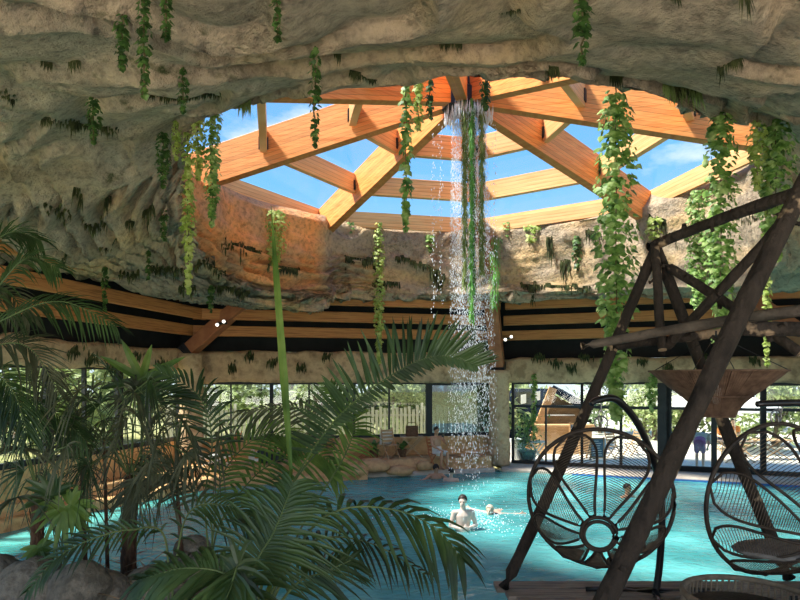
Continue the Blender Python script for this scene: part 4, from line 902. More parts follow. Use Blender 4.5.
# ================================================================== PALMS AND ROCKS OF THE PLANTING BED
M['palm'] = mat('palm_leaf', [(.009, .024, .006), (.024, .054, .013), (.052, .098, .026)], scale=2.5, detail=3, rough=.40, trans=.25, spec=.4)
M['palmgrey'] = mat('palm_grey_leaf', [(.020, .027, .011), (.052, .062, .028), (.12, .125, .07)], scale=3, detail=3, rough=.5, trans=.2)
M['palmlit'] = mat('palm_light_leaf', [(.04, .085, .015), (.095, .17, .03), (.17, .25, .055)], scale=3, detail=3, rough=.4, trans=.35)
M['rachis'] = mat('palm_stalk', [(.05, .085, .025), (.11, .15, .05)], scale=5, rough=.5)
M['fibre'] = mat('palm_fibre', [(.05, .028, .018), (.14, .075, .045)], scale=14, stretch=(1, 1, .3), rough=1, bump=.8)
def spline(ps, k=10):
    ps = [V(p) for p in ps]; n = len(ps); out = []
    for i in range(n-1):
        p0, p1, p2, p3 = ps[max(0, i-1)], ps[i], ps[i+1], ps[min(n-1, i+2)]
        for j in range(k):
            u = j/k; out.append(.5*((2*p1)+(p2-p0)*u+(2*p0-5*p1+4*p2-p3)*u*u+(3*p1-p0-3*p2+p3)*u**3))
    return out+[ps[-1]]
def frond(par, pts, n, L, W, nrm, kind='palm', start=.15, fwd=.55, droop=.35, sides=(1, 1), seed=0, rad=.0085, lab=None, dark=0):
    rg = random.Random(seed); pl = spline(pts); m = len(pl)-1
    mb = MB(); mb.tube(pl, [rad*(1-.8*i/m) for i in range(m+1)], 6); o = mb.build('frond', M['rachis'], par, smooth=True)
    lf = MB()
    for k in range(n):
        u = start+(1-start)*(k+.5)/n; f = u*m; i = min(m-1, int(f)); p = pl[i].lerp(pl[i+1], f-i); t = (pl[min(m, i+1)]-pl[max(0, i-1)]).normalized()
        v = (u-start)/(1-start); ln = L*(.45+.55*sin(min(1, v/.45)*pi/2) if v < .45 else 1-.62*((v-.45)/.55)**1.4)
        for s in (1, -1):
            fs_ = sides[0] if s > 0 else sides[1]
            if fs_ <= 0: continue
            sd = t.cross(V(nrm)).normalized()*s; d = sd*(1-.35*v)+t*(fwd+.5*v)+V(nrm)*.15+V((rg.gauss(0, .07), rg.gauss(0, .07), rg.gauss(0, .07)))
            lf.leaf(p, d, V(nrm), ln*fs_*rg.uniform(.88, 1.08), W*rg.uniform(.85, 1.15), fold=.28, droop=droop*rg.uniform(.6, 1.3), seg=4)
    lf.build('leaflets', M[kind], o); return o
def fan(par, c, d, n, L, W, kind, spread=1.9, droop=.3, seed=0, name='fan_leaf'):
    rg = random.Random(seed); d = V(d).normalized(); x = d.cross(V((.2, -1, .3))).normalized(); mb = MB()
    for k in range(n):
        a = (k/(n-1)-.5)*2*spread; q = d*cos(a)+x*sin(a)+V((rg.gauss(0, .08), rg.gauss(0, .12), rg.gauss(0, .08)))
        mb.leaf(c, q, (.1, -1, .6), L*rg.uniform(.8, 1.1)*(1-.18*abs(a)/spread), W, fold=.2, droop=droop*rg.uniform(.5, 1.4), seg=4)
    return mb.build(name, M[kind], par)
def trunk(par, a, b, r, seed):
    rg = random.Random(seed); a, b = V(a), V(b); mb = MB(); n = 10; mb.tube([a.lerp(b, i/n) for i in range(n+1)], [r*(1-.25*i/n)*(1+.10*(i % 2)) for i in range(n+1)], 10, wob=.08, rng=rg)
    for k in range(90):
        u = rg.random(); an = rg.uniform(0, 6.28); q = a.lerp(b, u)+V((cos(an), sin(an), 0))*r*.9; mb.leaf(q, (cos(an)*.35, sin(an)*.35, 1), (cos(an), sin(an), 0), r*1.4, r*.3, seg=1)
    return mb.build('trunk', M['fibre'], par)
BZ = 1.38
# extension of the bed and its boulders
mb = MB(); mb.box((-2.95, 4.75, .69), (3.4, 1.1, 1.38)); put(mb.build('floor_planter_front', M['soil']), 'front of the raised planting bed at the water', 'planting bed', kind='structure')
M['boulder'] = mat('boulder', [(.06, .053, .043), (.16, .145, .12), (.10, .09, .073), (.22, .195, .16)], scale=4, detail=9, rough=.92, bump=1.0, bscale=14)
def boulder(c, r, seed, label, mt='boulder'):
    mb = MB(); n, m = 22, 14; vs = []; rr = V(r)
    for i in range(m+1):
        for k in range(n):
            th = pi*i/m; a = 2*pi*k/n; q = V((sin(th)*cos(a), sin(th)*sin(a), cos(th))); f = 1+.34*fbm(q*1.2+V((seed, 0, 0)), 3)+.07*fbm(q*4+V((0, seed, 0)), 3)
            q = V((q.x*rr.x, q.y*rr.y, q.z*rr.z))*f; q.z = max(q.z, -rr.z*.62); vs.append(q+V(c))
    mb.add(vs, [(i*n+k, (i+1)*n+k, (i+1)*n+(k+1) % n, i*n+(k+1) % n) for i in range(m) for k in range(n)])
    o = mb.build('boulder', M[mt], loc=c, smooth=True); put(o, label, 'rock', 'boulders of the planting bed' if mt == 'boulder' else 'rocks on the back terrace'); return o
for (px, py, D, r, lb) in [(35, 590, 4.15, (.30, .26, .27), 'rounded grey boulder leaning at the bottom left corner'), (78, 583, 4.1, (.20, .2, .22), 'tall grey boulder in the middle of the bottom left rocks'), (108, 590, 4.3, (.17, .18, .2), 'grey boulder right of the tall one under the drooping frond'), (150, 590, 4.5, (.25, .2, .2), 'brownish grey boulder below the fibrous right trunk'), (190, 575, 4.9, (.22, .2, .2), 'grey boulder at the water edge right of the trunk'), (192, 545, 5.1, (.16, .14, .15), 'smallest grey boulder, topmost at the water edge'), (0, 588, 4.6, (.2, .2, .24), 'grey boulder cut by the left edge of the view')]:
    c = P(px, py, D); boulder((c.x, c.y, max(BZ+r[2]*.58, c.z-.06)), r, px*.37, lb)
# dry leaf litter
M['litter'] = mat('dry_litter', [(.10, .07, .045), (.24, .18, .11), (.33, .27, .18)], scale=9, rough=.95)
rg = random.Random(4); mb = MB()
for k in range(900):
    p = V((rg.uniform(-3.9, -1.35), rg.uniform(3.9, 5.25), BZ+.02+abs(rg.gauss(0, .08)))); mb.leaf(p, (rg.gauss(0, 1), rg.gauss(0, 1), rg.gauss(.1, .25)), (0, 0, 1), rg.uniform(.08, .3), rg.uniform(.012, .04), seg=1)
o = mb.build('leaf_litter', M['litter']); put(o, 'dry leaf litter and twigs around the palm trunks', 'leaf litter', kind='stuff')
# --- big feather palm, bottom centre
cp = V((-.72, 2.75, BZ)); t = thing('feather_palm', 'large dark green feather palm with arching fronds at the bottom centre', 'palm', cp)
trunk(t, cp, cp+V((0, 0, .42)), .10, 1); cr_ = cp+V((0, 0, .4))
def pxs(*q): return [P(*a) for a in q]
UPN = V((0, -.75, .65))
frond(t, [cr_]+pxs((252, 575, 2.72), (275, 530, 2.8), (293, 484, 2.95)), 44, .39, .019, (.1, -.85, .5), seed=1, start=.25, fwd=.25, droop=.5)
frond(t, [cr_]+pxs((300, 545, 2.9), (340, 510, 3.0), (395, 510, 3.05), (438, 530, 3.0), (462, 560, 2.95)), 19, .32, .027, (.2, -.6, .75), seed=2, start=.30, fwd=.55, droop=.75)
frond(t, [cr_]+pxs((285, 565, 3.05), (325, 538, 3.25), (375, 545, 3.4), (425, 575, 3.4)), 22, .22, .018, (.1, -.6, .8), seed=3, start=.25, fwd=.3, droop=.7)
frond(t, [cr_]+pxs((278, 520, 3.2), (305, 462, 3.6), (345, 410, 3.9), (400, 370, 4.05), (440, 356, 4.1), (476, 366, 4.1)), 64, .42, .025, (-.3, -.95, .1), seed=4, start=.36, fwd=.22, droop=.12, sides=(.28, 1.0))
frond(t, [cr_]+pxs((235, 585, 2.6), (190, 568, 2.6), (140, 580, 2.65)), 30, .30, .024, (-.1, -.6, .8), seed=5, start=.15, fwd=.4, droop=.6)
frond(t, [cr_]+pxs((290, 590, 2.7), (325, 572, 2.85), (352, 560, 2.9)), 18, .24, .018, (.1, -.7, .7), seed=7, start=.3, droop=.4, kind='palm')
frond(t, [cr_]+pxs((285, 500, 3.5), (322, 440, 4.2), (300, 408, 4.5), (240, 412, 4.6)), 34, .30, .020, (0, -.7, .7), seed=9, start=.45, droop=.8, kind='palmgrey')
frond(t, [cr_]+pxs((300, 530, 3.6), (345, 455, 4.3), (352, 420, 4.6), (330, 385, 4.8)), 30, .30, .02, (.5, -.8, .2), seed=10, start=.4, droop=.3, kind='palmlit')
frond(t, [cr_]+pxs((240, 570, 2.5), (225, 600, 2.35), (190, 640, 2.3)), 24, .34, .028, (-.3, -.7, .6), seed=12, start=.2, droop=.5)
mb = MB(); a, b2 = P(291, 470, 3.6), P(271, 205, 4.2); mb.tube([cr_, P(285, 540, 3.3), a], [.014, .012, .012], 6); mb.leaf(a, b2-a, (.1, -1, .1), (b2-a).length, .052, fold=.35, seg=3); o = mb.build('spear_leaf', M['palmlit'], t); o['label'] = 'tall upright yellow green spear leaf'
# --- light green fine palm behind it
cp = V((-1.55, 4.9, BZ)); t = thing('young_palm', 'light green young palm with upright narrow leaves beside the water', 'palm', cp); trunk(t, cp, cp+V((0, 0, .25)), .06, 3)
for k, (q, kd) in enumerate([(((215, 520, 4.9), (225, 470, 5.0), (262, 435, 5.1), (300, 440, 5.1)), 'palmlit'), (((205, 500, 4.9), (212, 440, 4.9), (198, 395, 5.0), (160, 372, 5.0)), 'palm'), (((222, 520, 5), (262, 470, 5.2), (310, 452, 5.3), (340, 470, 5.3)), 'palmlit'), (((210, 520, 4.8), (180, 480, 4.8), (150, 476, 4.8), (128, 500, 4.8)), 'palmgrey')]):
    frond(t, [cp+V((0, 0, .2))]+pxs(*q), 26, .42, .026, (.1, -.8, .5), kd, seed=20+k, start=.35, droop=.45, rad=.009)
# --- fan palms on the left
FP = [('tallest fan palm with fibrous brown trunk at the far left', (36, 560, 4.7), (38, 495, 4.7), .055, 9, (-10, 90), (372, 505)), ('bushy grey green fan palm with fibrous trunk beside the boulders', (128, 560, 4.9), (131, 478, 4.9), .06, 12, (70, 200), (385, 490)), ('slender fan palm between the two fibrous trunks', (86, 570, 5.0), (82, 470, 5.1), .02, 9, (20, 150), (362, 470)), ('slender fan palm nearest the water, right of the fibrous trunks', (184, 570, 4.95), (176, 470, 5.0), .018, 8, (120, 235), (385, 475)), ('thin stemmed fan palm behind the others', (108, 570, 5.1), (104, 440, 5.2), .016, 9, (0, 190), (385, 480))]
for i, (lb, a, b2, r, n, xr, yr) in enumerate(FP):
    A = P(*a); A.z = BZ; B = P(*b2); t = thing('fan_palm', lb, 'palm', A, 'fan palms of the planting bed'); trunk(t, A, B, r, 30+i); rg = random.Random(60+i)
    for k in range(int(n*1.5)):
        c = P(rg.uniform(*xr), rg.uniform(*yr), b2[2]+rg.uniform(-.7, .6)); mb = MB(); mid = (B+c)/2+V((0, 0, .12)); mb.tube(spline([B, mid, c], 5), .005, 5); o = mb.build('frond', M['rachis'], t)
        d = (c-B); d.z = d.z*.6-.1; d = d.normalized()+V((0, -.25, rg.uniform(-.35, .25))); fan(o, c, d, rg.randint(9, 13), rg.uniform(.26, .42), rg.uniform(.009, .019), 'palmgrey' if rg.random() < .85 else 'palm', spread=rg.uniform(1.2, 2.0), droop=rg.uniform(.55, 1.3), seed=rg.randint(0, 999))
t = thing('round_fan_palm', 'small bright green fan palm with a round pleated leaf', 'palm', (P(60, 560, 4.5).x, 4.5, BZ))
for k, (px, py, d, L, kd) in enumerate([(64, 508, (-.3, -.2, -.9), .27, 'palmlit'), (52, 495, (-.5, -.2, .5), .24, 'palm'), (72, 505, (.6, -.2, .2), .22, 'palmlit'), (38, 548, (.4, -.2, -.6), .15, 'palmlit')]):
    c = P(px, py, 4.4); mb = MB(); mb.tube(spline([V((P(60, 560, 4.5).x, 4.5, BZ)), (V((P(60, 560, 4.5).x, 4.5, BZ))+c)/2+V((0, 0, .1)), c], 5), .006, 5); o = mb.build('frond', M['rachis'], t); fan(o, c, d, 15, L, .045, kd, spread=2.2, droop=.25, seed=k)
# drooping frond over the boulders
cp = P(168, 548, 4.0); t = thing('low_palm', 'low palm sending one comb like frond over the boulders', 'palm', (cp.x, cp.y, BZ))
frond(t, [V((cp.x, cp.y, BZ))]+pxs((165, 538, 4.0), (130, 530, 3.9), (90, 540, 3.8), (55, 560, 3.75), (28, 592, 3.7)), 26, .20, .020, (-.1, -.7, .7), seed=41, start=.22, droop=.35)
frond(t, [V((cp.x, cp.y, BZ))]+pxs((185, 520, 4.0), (225, 505, 4.0), (255, 520, 4.0)), 22, .26, .02, (.1, -.7, .7), seed=42, start=.25, droop=.5)
# star shaped broad leaved plant
B = P(142, 380, 5.6); A = V((B.x, B.y-.3, BZ)); t = thing('broad_leaf_plant', 'plant with a star of broad upright leaves above the fan palms', 'plant', A); mb = MB(); mb.tube(spline([A, (A+B)/2+V((.05, 0, 0)), B], 6), .012, 6); o = mb.build('stem', M['rachis'], t)
for k, (px, py) in enumerate([(121, 335), (152, 341), (100, 352), (186, 352), (184, 372), (168, 405), (120, 410), (205, 395), (98, 386), (140, 420)]):
    e_ = P(px, py, 5.5); mb = MB(); mb.leaf(B, e_-B, (.1, -1, .3), (e_-B).length, .075, fold=.25, droop=.08, seg=4); mb.build('leaf', M['palm'] if k > 3 else M['palmlit'], t)
# feathery palm at the left edge
A = V((P(-60, 560, 4.6).x, 4.6, BZ)); B = P(-45, 400, 4.6); t = thing('feathery_palm', 'feathery palm reaching in from the left edge of the view', 'palm', A); trunk(t, A, B, .07, 50)
for k, q in enumerate([((-35, 340, 4.6), (0, 285, 4.6), (28, 258, 4.6), (58, 268, 4.6)), ((-30, 345, 4.5), (20, 312, 4.4), (65, 302, 4.4), (116, 326, 4.4)), ((-40, 370, 4.4), (0, 345, 4.3), (32, 350, 4.3), (58, 392, 4.3)), ((-35, 320, 4.8), (-10, 252, 4.8), (12, 232, 4.8), (40, 240, 4.8)), ((-30, 385, 4.3), (-5, 375, 4.2), (15, 395, 4.2), (28, 435, 4.2)), ((-40, 350, 4.9), (-20, 300, 4.9), (5, 290, 4.9), (30, 320, 4.9)), ((-30, 400, 4.6), (10, 405, 4.6), (50, 410, 4.6), (85, 440, 4.6))]):
    frond(t, [B]+pxs(*q), 44, .34, .016, (.0, -.7, .7), 'palmgrey' if k % 3 == 2 else 'palm', seed=70+k, start=.2, fwd=.6, droop=.55, rad=.009)
# ================================================================== PEOPLE
M['skin'] = mat('skin_light', [(.62, .40, .29), (.70, .47, .35)], scale=4, rough=.5, spec=.35)
M['skintan'] = mat('skin_tanned', [(.48, .25, .14), (.56, .31, .19)], scale=4, rough=.5, spec=.35)
M['hair'] = mat('dark_hair', [(.015, .011, .009), (.04, .03, .024)], scale=20, rough=.5)
M['fair'] = mat('fair_hair', [(.55, .45, .32), (.72, .62, .47)], scale=20, rough=.6)
M['whitecloth'] = mat('white_cloth', [(.66, .62, .55), (.78, .75, .69)], scale=7, rough=.9)
M['purple'] = mat('purple_cloth', [(.24, .10, .26), (.32, .15, .34)], scale=8, rough=.9)
M['sage'] = mat('grey_green_cloth', [(.34, .38, .32), (.44, .48, .42)], scale=8, rough=.9)
M['orange'] = mat('orange_cloth', [(.62, .22, .06), (.74, .30, .10)], scale=8, rough=.9)
M['navy'] = mat('navy_cloth', [(.012, .016, .03), (.03, .035, .06)], scale=10, rough=.8)
def ell_loft(mb, secs, n=16):
    """secs: (centre, half width, half depth, right vector, front vector)"""
    vs = [c+rx*cos(2*pi*k/n)*w_+fx*sin(2*pi*k/n)*d_ for c, w_, d_, rx, fx in secs for k in range(n)]; m = len(secs)
    mb.add(vs, [(i*n+k, i*n+(k+1) % n, (i+1)*n+(k+1) % n, (i+1)*n+k) for i in range(m-1) for k in range(n)]+[tuple(range(n-1, -1, -1)), tuple(range((m-1)*n, m*n))])
def limb(mb, pts, rad):
    ps = spline(pts, 5); m = len(ps)-1; n = len(rad)-1; rr = []
    for i in range(m+1):
        u = i/m*n; k = min(n-1, int(u)); rr.append(rad[k]+(rad[k+1]-rad[k])*(u-k))
    mb.tube(ps, rr, 10)
    for p, r in ((ps[0], rr[0]), (ps[-1], rr[-1])): mb.ball(p, r*.99, 10, 7)
def hand(mb, wrist, d, palm_n, curl=.5, thumb=1):
    d = V(d).normalized(); nrm = V(palm_n).normalized(); s = d.cross(nrm).normalized(); nrm = s.cross(d)
    mb.box(wrist+d*.045, (.075, .085, .028), m=Matrix((s, d, nrm)).transposed())
    for k in range(4):
        b = wrist+d*.085+s*(-.03+.02*k); l = (.062, .074, .070, .054)[k]; d2 = (d+nrm*curl).normalized(); d3 = (d+nrm*curl*2.4).normalized()
        mb.tube([b, b+d*l*.4, b+d*l*.4+d2*l*.35, b+d*l*.4+d2*l*.35+d3*l*.3], [.0098, .0095, .009, .008], 7)
    b = wrist+d*.03-s*.035*thumb; mb.tube([b, b-s*.03*thumb+d*.02+nrm*.01, b-s*.035*thumb+d*.055+nrm*.025], [.013, .012, .010], 7)
def person(label, loc, rz, J, skin='skin', hair='hair', hairlong=False, head_turn=0, head_tilt=0, clothes=(), voxel=.013, eyes=True, cat='person', group=None):
    """J: joints in a local frame, x = right hand side of the viewer, -y = forward"""
    t = thing('person', label, cat, loc, group, rot=(0, 0, rz)); mb = MB(); j = {k: V(v) for k, v in J.items()}
    up = (j['neck']-j['pelvis']).normalized(); rx = (j['sh_l']-j['sh_r']).normalized(); fx = up.cross(rx).normalized()*-1; rxx = up.cross(fx)*-1
    pv, nk = j['pelvis'], j['neck']; f = V((0, -1, 0)) if fx.y > 0 else fx
    secs = []
    for u, w_, d_ in ((-.12, .09, .08), (-.03, .155, .105), (.12, .165, .11), (.34, .14, .095), (.58, .165, .11), (.78, .18, .11), (.92, .13, .085), (1.0, .06, .06)): secs.append((pv.lerp(nk, u) if u >= 0 else pv+(nk-pv)*u, w_, d_, rx, fx))
    ell_loft(mb, secs)
    hd = j['head']; limb(mb, [nk-up*.02, (nk+hd)/2, hd-V((0, 0, .02))], [.062, .056, .056])
    for s in ('l', 'r'):
        limb(mb, [nk.lerp(j['sh_'+s], .35)-up*.03, j['sh_'+s]], [.055, .062])
        limb(mb, [j['sh_'+s], j['sh_'+s].lerp(j['el_'+s], .5), j['el_'+s]], [.058, .050, .040]); limb(mb, [j['el_'+s], j['el_'+s].lerp(j['wr_'+s], .4), j['wr_'+s]], [.042, .040, .026])
        hand(mb, j['wr_'+s], j.get('hd_'+s, j['wr_'+s]-j['el_'+s]), j.get('hn_'+s, V((0, -1, 0))), thumb=1 if s == 'l' else -1)
        limb(mb, [j['hip_'+s], j['hip_'+s].lerp(j['kn_'+s], .5), j['kn_'+s]], [.088, .075, .052]); limb(mb, [j['kn_'+s], j['kn_'+s].lerp(j['an_'+s], .35), j['an_'+s]], [.053, .056, .036])
        fd = j.get('ft_'+s, V((0, -1, 0))).normalized(); limb(mb, [j['an_'+s]+V((0, 0, -.03))-fd*.03, j['an_'+s]+fd*.09+V((0, 0, -.045)), j['an_'+s]+fd*.17+V((0, 0, -.055))], [.042, .036, .024])
    HM = Matrix.Rotation(head_turn, 3, 'Z') @ Matrix.Rotation(head_tilt, 3, 'X')
    mb.ball(hd+HM @ V((0, .008, .03)), (.077, .095, .095), 16, 10, HM); mb.ball(hd+HM @ V((0, -.018, -.045)), (.058, .070, .072), 14, 9, HM); mb.ball(hd+HM @ V((0, -.062, -.088)), (.024, .022, .02), 8, 6, HM)
    mb.tube([hd+HM @ V((0, -.083, .022)), hd+HM @ V((0, -.102, -.02)), hd+HM @ V((0, -.082, -.032))], [.011, .016, .012], 7); mb.ball(hd+HM @ V((0, -.078, -.058)), (.024, .012, .010), 8, 5, HM)
    for s in (-1, 1): mb.ball(hd+HM @ V((s*.078, .012, -.008)), (.010, .020, .030), 8, 6, HM); mb.ball(hd+HM @ V((s*.032, -.080, .034)), (.022, .012, .008), 7, 5, HM)
    o = mb.build('body', M[skin], t, local=True); rm = o.modifiers.new('one_skin', 'REMESH'); rm.mode = 'VOXEL'; rm.voxel_size = voxel; rm.use_smooth_shade = True
    sm = o.modifiers.new('soft', 'SMOOTH'); sm.factor = .5; sm.iterations = 3
    dg = bpy.context.evaluated_depsgraph_get(); me = bpy.data.meshes.new_from_object(o.evaluated_get(dg)); o.modifiers.clear(); o.data = me; me.name = 'body'
    if eyes:
        for s in (-1, 1):
            e_ = MB(); e_.ball(hd+HM @ V((s*.032, -.083, .014)), .0115, 8, 6); e_.build('eye', M['hair'], t, local=True, smooth=True)
    h = MB(); n, m = 18, 9; vs = []
    for i in range(m+1):
        for k in range(n):
            a = 2*pi*k/n; fr_ = max(0, -sin(a)); lim = (1.75 if not hairlong else 2.4)-fr_*.85; th = lim*i/m; r = 1.08+.03*NZ.noise(V((a*2, th*3, len(label))))
            q = V((.079*sin(th)*cos(a), .097*sin(th)*sin(a)+.006, .098*cos(th)))*r; vs.append(hd+HM @ (q+V((0, .008, .032))))
    h.add(vs, [(i*n+k, i*n+(k+1) % n, (i+1)*n+(k+1) % n, (i+1)*n+k) for i in range(m) for k in range(n)]); ho = h.build('hair', M[hair], t, local=True, smooth=True); so = ho.modifiers.new('thick', 'SOLIDIFY'); so.thickness = .012
    for kind, mt in clothes:
        c = MB()
        if kind == 'shorts':
            ell_loft(c, [(pv+up*.17, .172, .118, rx, fx), (pv+up*.05, .182, .128, rx, fx), (pv-up*.08, .15, .12, rx, fx)])
            for s in ('l', 'r'): limb(c, [j['hip_'+s], j['hip_'+s].lerp(j['kn_'+s], .4), j['hip_'+s].lerp(j['kn_'+s], .8)], [.108, .100, .092])
        else:
            ell_loft(c, [(pv.lerp(nk, u), w_+.018, d_+.018, rx, fx) for u, w_, d_ in ((.05, .165, .11), (.34, .15, .10), (.58, .168, .115), (.78, .182, .112), (.92, .13, .085), (.96, .09, .07))])
            for s in ('l', 'r'): limb(c, [nk.lerp(j['sh_'+s], .4)-up*.03, j['sh_'+s], j['sh_'+s].lerp(j['el_'+s], .55)], [.066, .074, .066])
        co = c.build(kind, M[mt], t, local=True); rm = co.modifiers.new('one', 'REMESH'); rm.mode = 'VOXEL'; rm.voxel_size = .016; rm.use_smooth_shade = True
        dg = bpy.context.evaluated_depsgraph_get(); me = bpy.data.meshes.new_from_object(co.evaluated_get(dg)); co.modifiers.clear(); co.data = me
    return t
def stand(**k):
    J = dict(pelvis=(0, 0, .93), neck=(0, 0, 1.46), head=(0, -.02, 1.62), sh_l=(.19, 0, 1.40), sh_r=(-.19, 0, 1.40), el_l=(.25, .02, 1.12), el_r=(-.25, .02, 1.12), wr_l=(.24, -.06, .88), wr_r=(-.24, -.06, .88),
             hip_l=(.09, 0, .90), hip_r=(-.09, 0, .90), kn_l=(.10, -.02, .49), kn_r=(-.10, -.02, .49), an_l=(.10, .02, .08), an_r=(-.10, .02, .08)); J.update(k); return J
def sit(**k):
    J = dict(pelvis=(0, 0, .52), neck=(0, .06, 1.04), head=(0, .02, 1.20), sh_l=(.19, .05, .98), sh_r=(-.19, .05, .98), el_l=(.24, -.02, .72), el_r=(-.24, -.02, .72), wr_l=(.14, -.24, .68), wr_r=(-.14, -.24, .68),
             hip_l=(.09, -.02, .50), hip_r=(-.09, -.02, .50), kn_l=(.12, -.42, .50), kn_r=(-.12, -.42, .50), an_l=(.12, -.40, .08), an_r=(-.12, -.40, .08)); J.update(k); return J
# bather under the waterfall (stands in the pool, hands together at the waterline)
M['skinpale'] = mat('skin_pale', [(.74, .56, .46), (.80, .63, .53)], scale=4, rough=.5, spec=.35)
p = P(463, 525, 12.5); person('bare chested man with dark hair standing in the pool below the waterfall', (p.x, p.y, -1.06), .12, stand(el_l=(.27, -.02, 1.13), el_r=(-.27, -.02, 1.13), wr_l=(.06, -.20, 1.12), wr_r=(-.06, -.20, 1.10), hd_l=V((-1, -.1, 0)), hd_r=V((1, -.1, 0)), hn_l=V((0, 1, 0)), hn_r=V((0, 1, 0)), head=(-.015, -.035, 1.635)), skin='skinpale', head_turn=-.35, head_tilt=.12, voxel=.010)
# floating swimmer
p = P(490, 513, 13.9); person('fair haired swimmer floating on the water right of the standing bather', (p.x, p.y, .0), -.5, dict(pelvis=(.05, .62, -.10), neck=(0, .14, -.03), head=(0, -.02, .07), sh_l=(.19, .17, -.04), sh_r=(-.19, .17, -.04), el_l=(.42, .22, -.02), el_r=(-.42, .22, -.02), wr_l=(.62, .30, .0), wr_r=(-.62, .30, .0), hip_l=(.14, .66, -.12), hip_r=(-.05, .66, -.12), kn_l=(.15, 1.05, -.16), kn_r=(-.06, 1.05, -.16), an_l=(.15, 1.45, -.2), an_r=(-.06, 1.45, -.2)), hair='fair')
# bathers at the far edge
p = P(436, 478, 18.9); person('bather facing the viewer, shoulders above the water at the far pool edge', (p.x, p.y, -1.30), .1, stand(el_l=(.34, -.12, 1.30), el_r=(-.36, -.12, 1.30), wr_l=(.30, -.32, 1.27), wr_r=(-.50, -.26, 1.28)), skin='skintan', hairlong=True, head_turn=.3)
p = P(451, 481, 18.4); person('dark haired bather seen from behind at the far pool edge', (p.x, p.y, -1.36), 2.9, stand(), skin='skin', head_turn=.2)
p = P(627, 497, 15.9); person('dark haired bather in the pool seen through the left hanging chair', (p.x, p.y, -1.40), .6, stand(), skin='skintan')
# seated man with phone
TZ = .50
p = P(437, 463, 19.75); person('bare chested man in white shorts sitting by the pool with a phone', (p.x, p.y, .22), .55, sit(el_l=(.26, -.16, .78), wr_l=(.10, -.24, 1.00), hd_l=V((-.2, -.1, 1)), hn_l=V((-1, 0, 0)), el_r=(-.25, -.10, .74), wr_r=(-.12, -.32, .62)), skin='skintan', clothes=(('shorts', 'whitecloth'),), head_tilt=.2)
q = V((p.x, p.y, .22)); o_ = Matrix.Rotation(.55, 3, 'Z') @ V((.03, -.28, 1.10)); mb = MB(); mb.box(q+o_, (.075, .012, .15), .55); o = mb.build('phone', M['frame'], loc=q+o_); put(o, 'dark phone held up by the man in white shorts', 'phone')
ch = chair(q, .55, 'reddish folding chair under the man in white shorts', M['redwood'], 'folding chairs on the rock terrace')
# visitors outside
p = P(700, 470, 20.6); person('visitor in purple shorts bending forward outside the glass doors', (p.x, p.y, .1), 2.5, stand(pelvis=(0, .10, .90), neck=(0, -.36, 1.12), head=(0, -.50, 1.06), sh_l=(.19, -.30, 1.10), sh_r=(-.19, -.30, 1.10), el_l=(.22, -.36, .84), el_r=(-.22, -.36, .84), wr_l=(.16, -.46, .64), wr_r=(-.16, -.46, .64), hip_l=(.09, .08, .88), hip_r=(-.09, .08, .88)), skin='skin', clothes=(('shorts', 'purple'), ('shirt', 'sage')), head_tilt=.8)
for px, D, rz, lab in ((722, 24.6, .3, 'seated visitor in an orange top at the patio table, nearer the door post'), (733, 25.6, -.6, 'seated visitor in an orange top farther back below the parasol')):
    c = V(((px-400)/FPX*D, D, .1)); person(lab, c, rz, sit(), clothes=(('shirt', 'orange'), ('shorts', 'navy')), eyes=False); chair(c, rz, 'pale patio chair under the orange clad visitor %s' % ('nearer the door post' if px == 722 else 'farther back'), M['palewood'], 'slatted chairs on the patio')
# ================================================================== THINGS ON THE ROCK TERRACE
def tz(px, py, D): return P(px, py, D)
c = V((P(229, 460, 18.75).x, 18.75, TZ)); chair(c, -.9, 'reddish folding chair left of the dark bags', M['redwood'], 'folding chairs on the rock terrace')
c = V((P(366, 450, 20.0).x, 20.0, TZ)); cross_table(c, .5, .4, .42, 'low orange brown folding stool beside the terrace boulder', M['redwood'], 'stool', rz=.2)
c = V((P(412, 452, 20.3).x, 20.3, TZ)); tb = cross_table(c, .78, .5, .68, 'pale topped folding table below the window with a basket on it', M['palewood'], rz=.1)
M['basket'] = mat('dark_basket', [(.10, .055, .03), (.18, .10, .055)], scale=14, rough=.9, bump=.5)
b0 = c+V((.0, .1, .70)); t = thing('basket', 'brown woven basket standing on the folding table', 'basket', b0); mb = MB(); mb.box(b0+V((0, 0, .17)), (.42, .3, .34)); mb.build('basket_body', M['basket'], t, bevel=.03); mb = MB(); mb.tube([b0+V((-.2, 0, .33)), b0+V((-.12, 0, .45)), b0+V((.12, 0, .45)), b0+V((.2, 0, .33))], .012, 6); mb.build('handle', M['basket'], t)
c = V((P(391, 455, 19.9).x, 19.9, TZ)); chair(c, .5, 'pale folding chair with a white shirt draped over it', M['palewood'], 'folding chairs on the rock terrace')
mb = MB(); n = 12; vs = []
for i in range(n+1):
    for k in range(7):
        u = i/n*2-1; x = -.22+.44*k/6; z = .92-abs(u)*.38 if u < 0 else .92-abs(u)*.5; y = .33+u*.10+.03*NZ.noise(V((x*9, u*4, 0))); q = Matrix.Rotation(.5, 3, 'Z') @ V((x*(1+.1*NZ.noise(V((u*3, k, 2)))), y, z)); vs.append(c+q)
mb.add(vs, [(i*7+k, i*7+k+1, (i+1)*7+k+1, (i+1)*7+k) for i in range(n) for k in range(6)]); o = mb.build('shirt', M['whitecloth'], loc=c, smooth=True); so = o.modifiers.new('thick', 'SOLIDIFY'); so.thickness = .015; put(o, 'white shirt draped over the pale folding chair back', 'shirt')
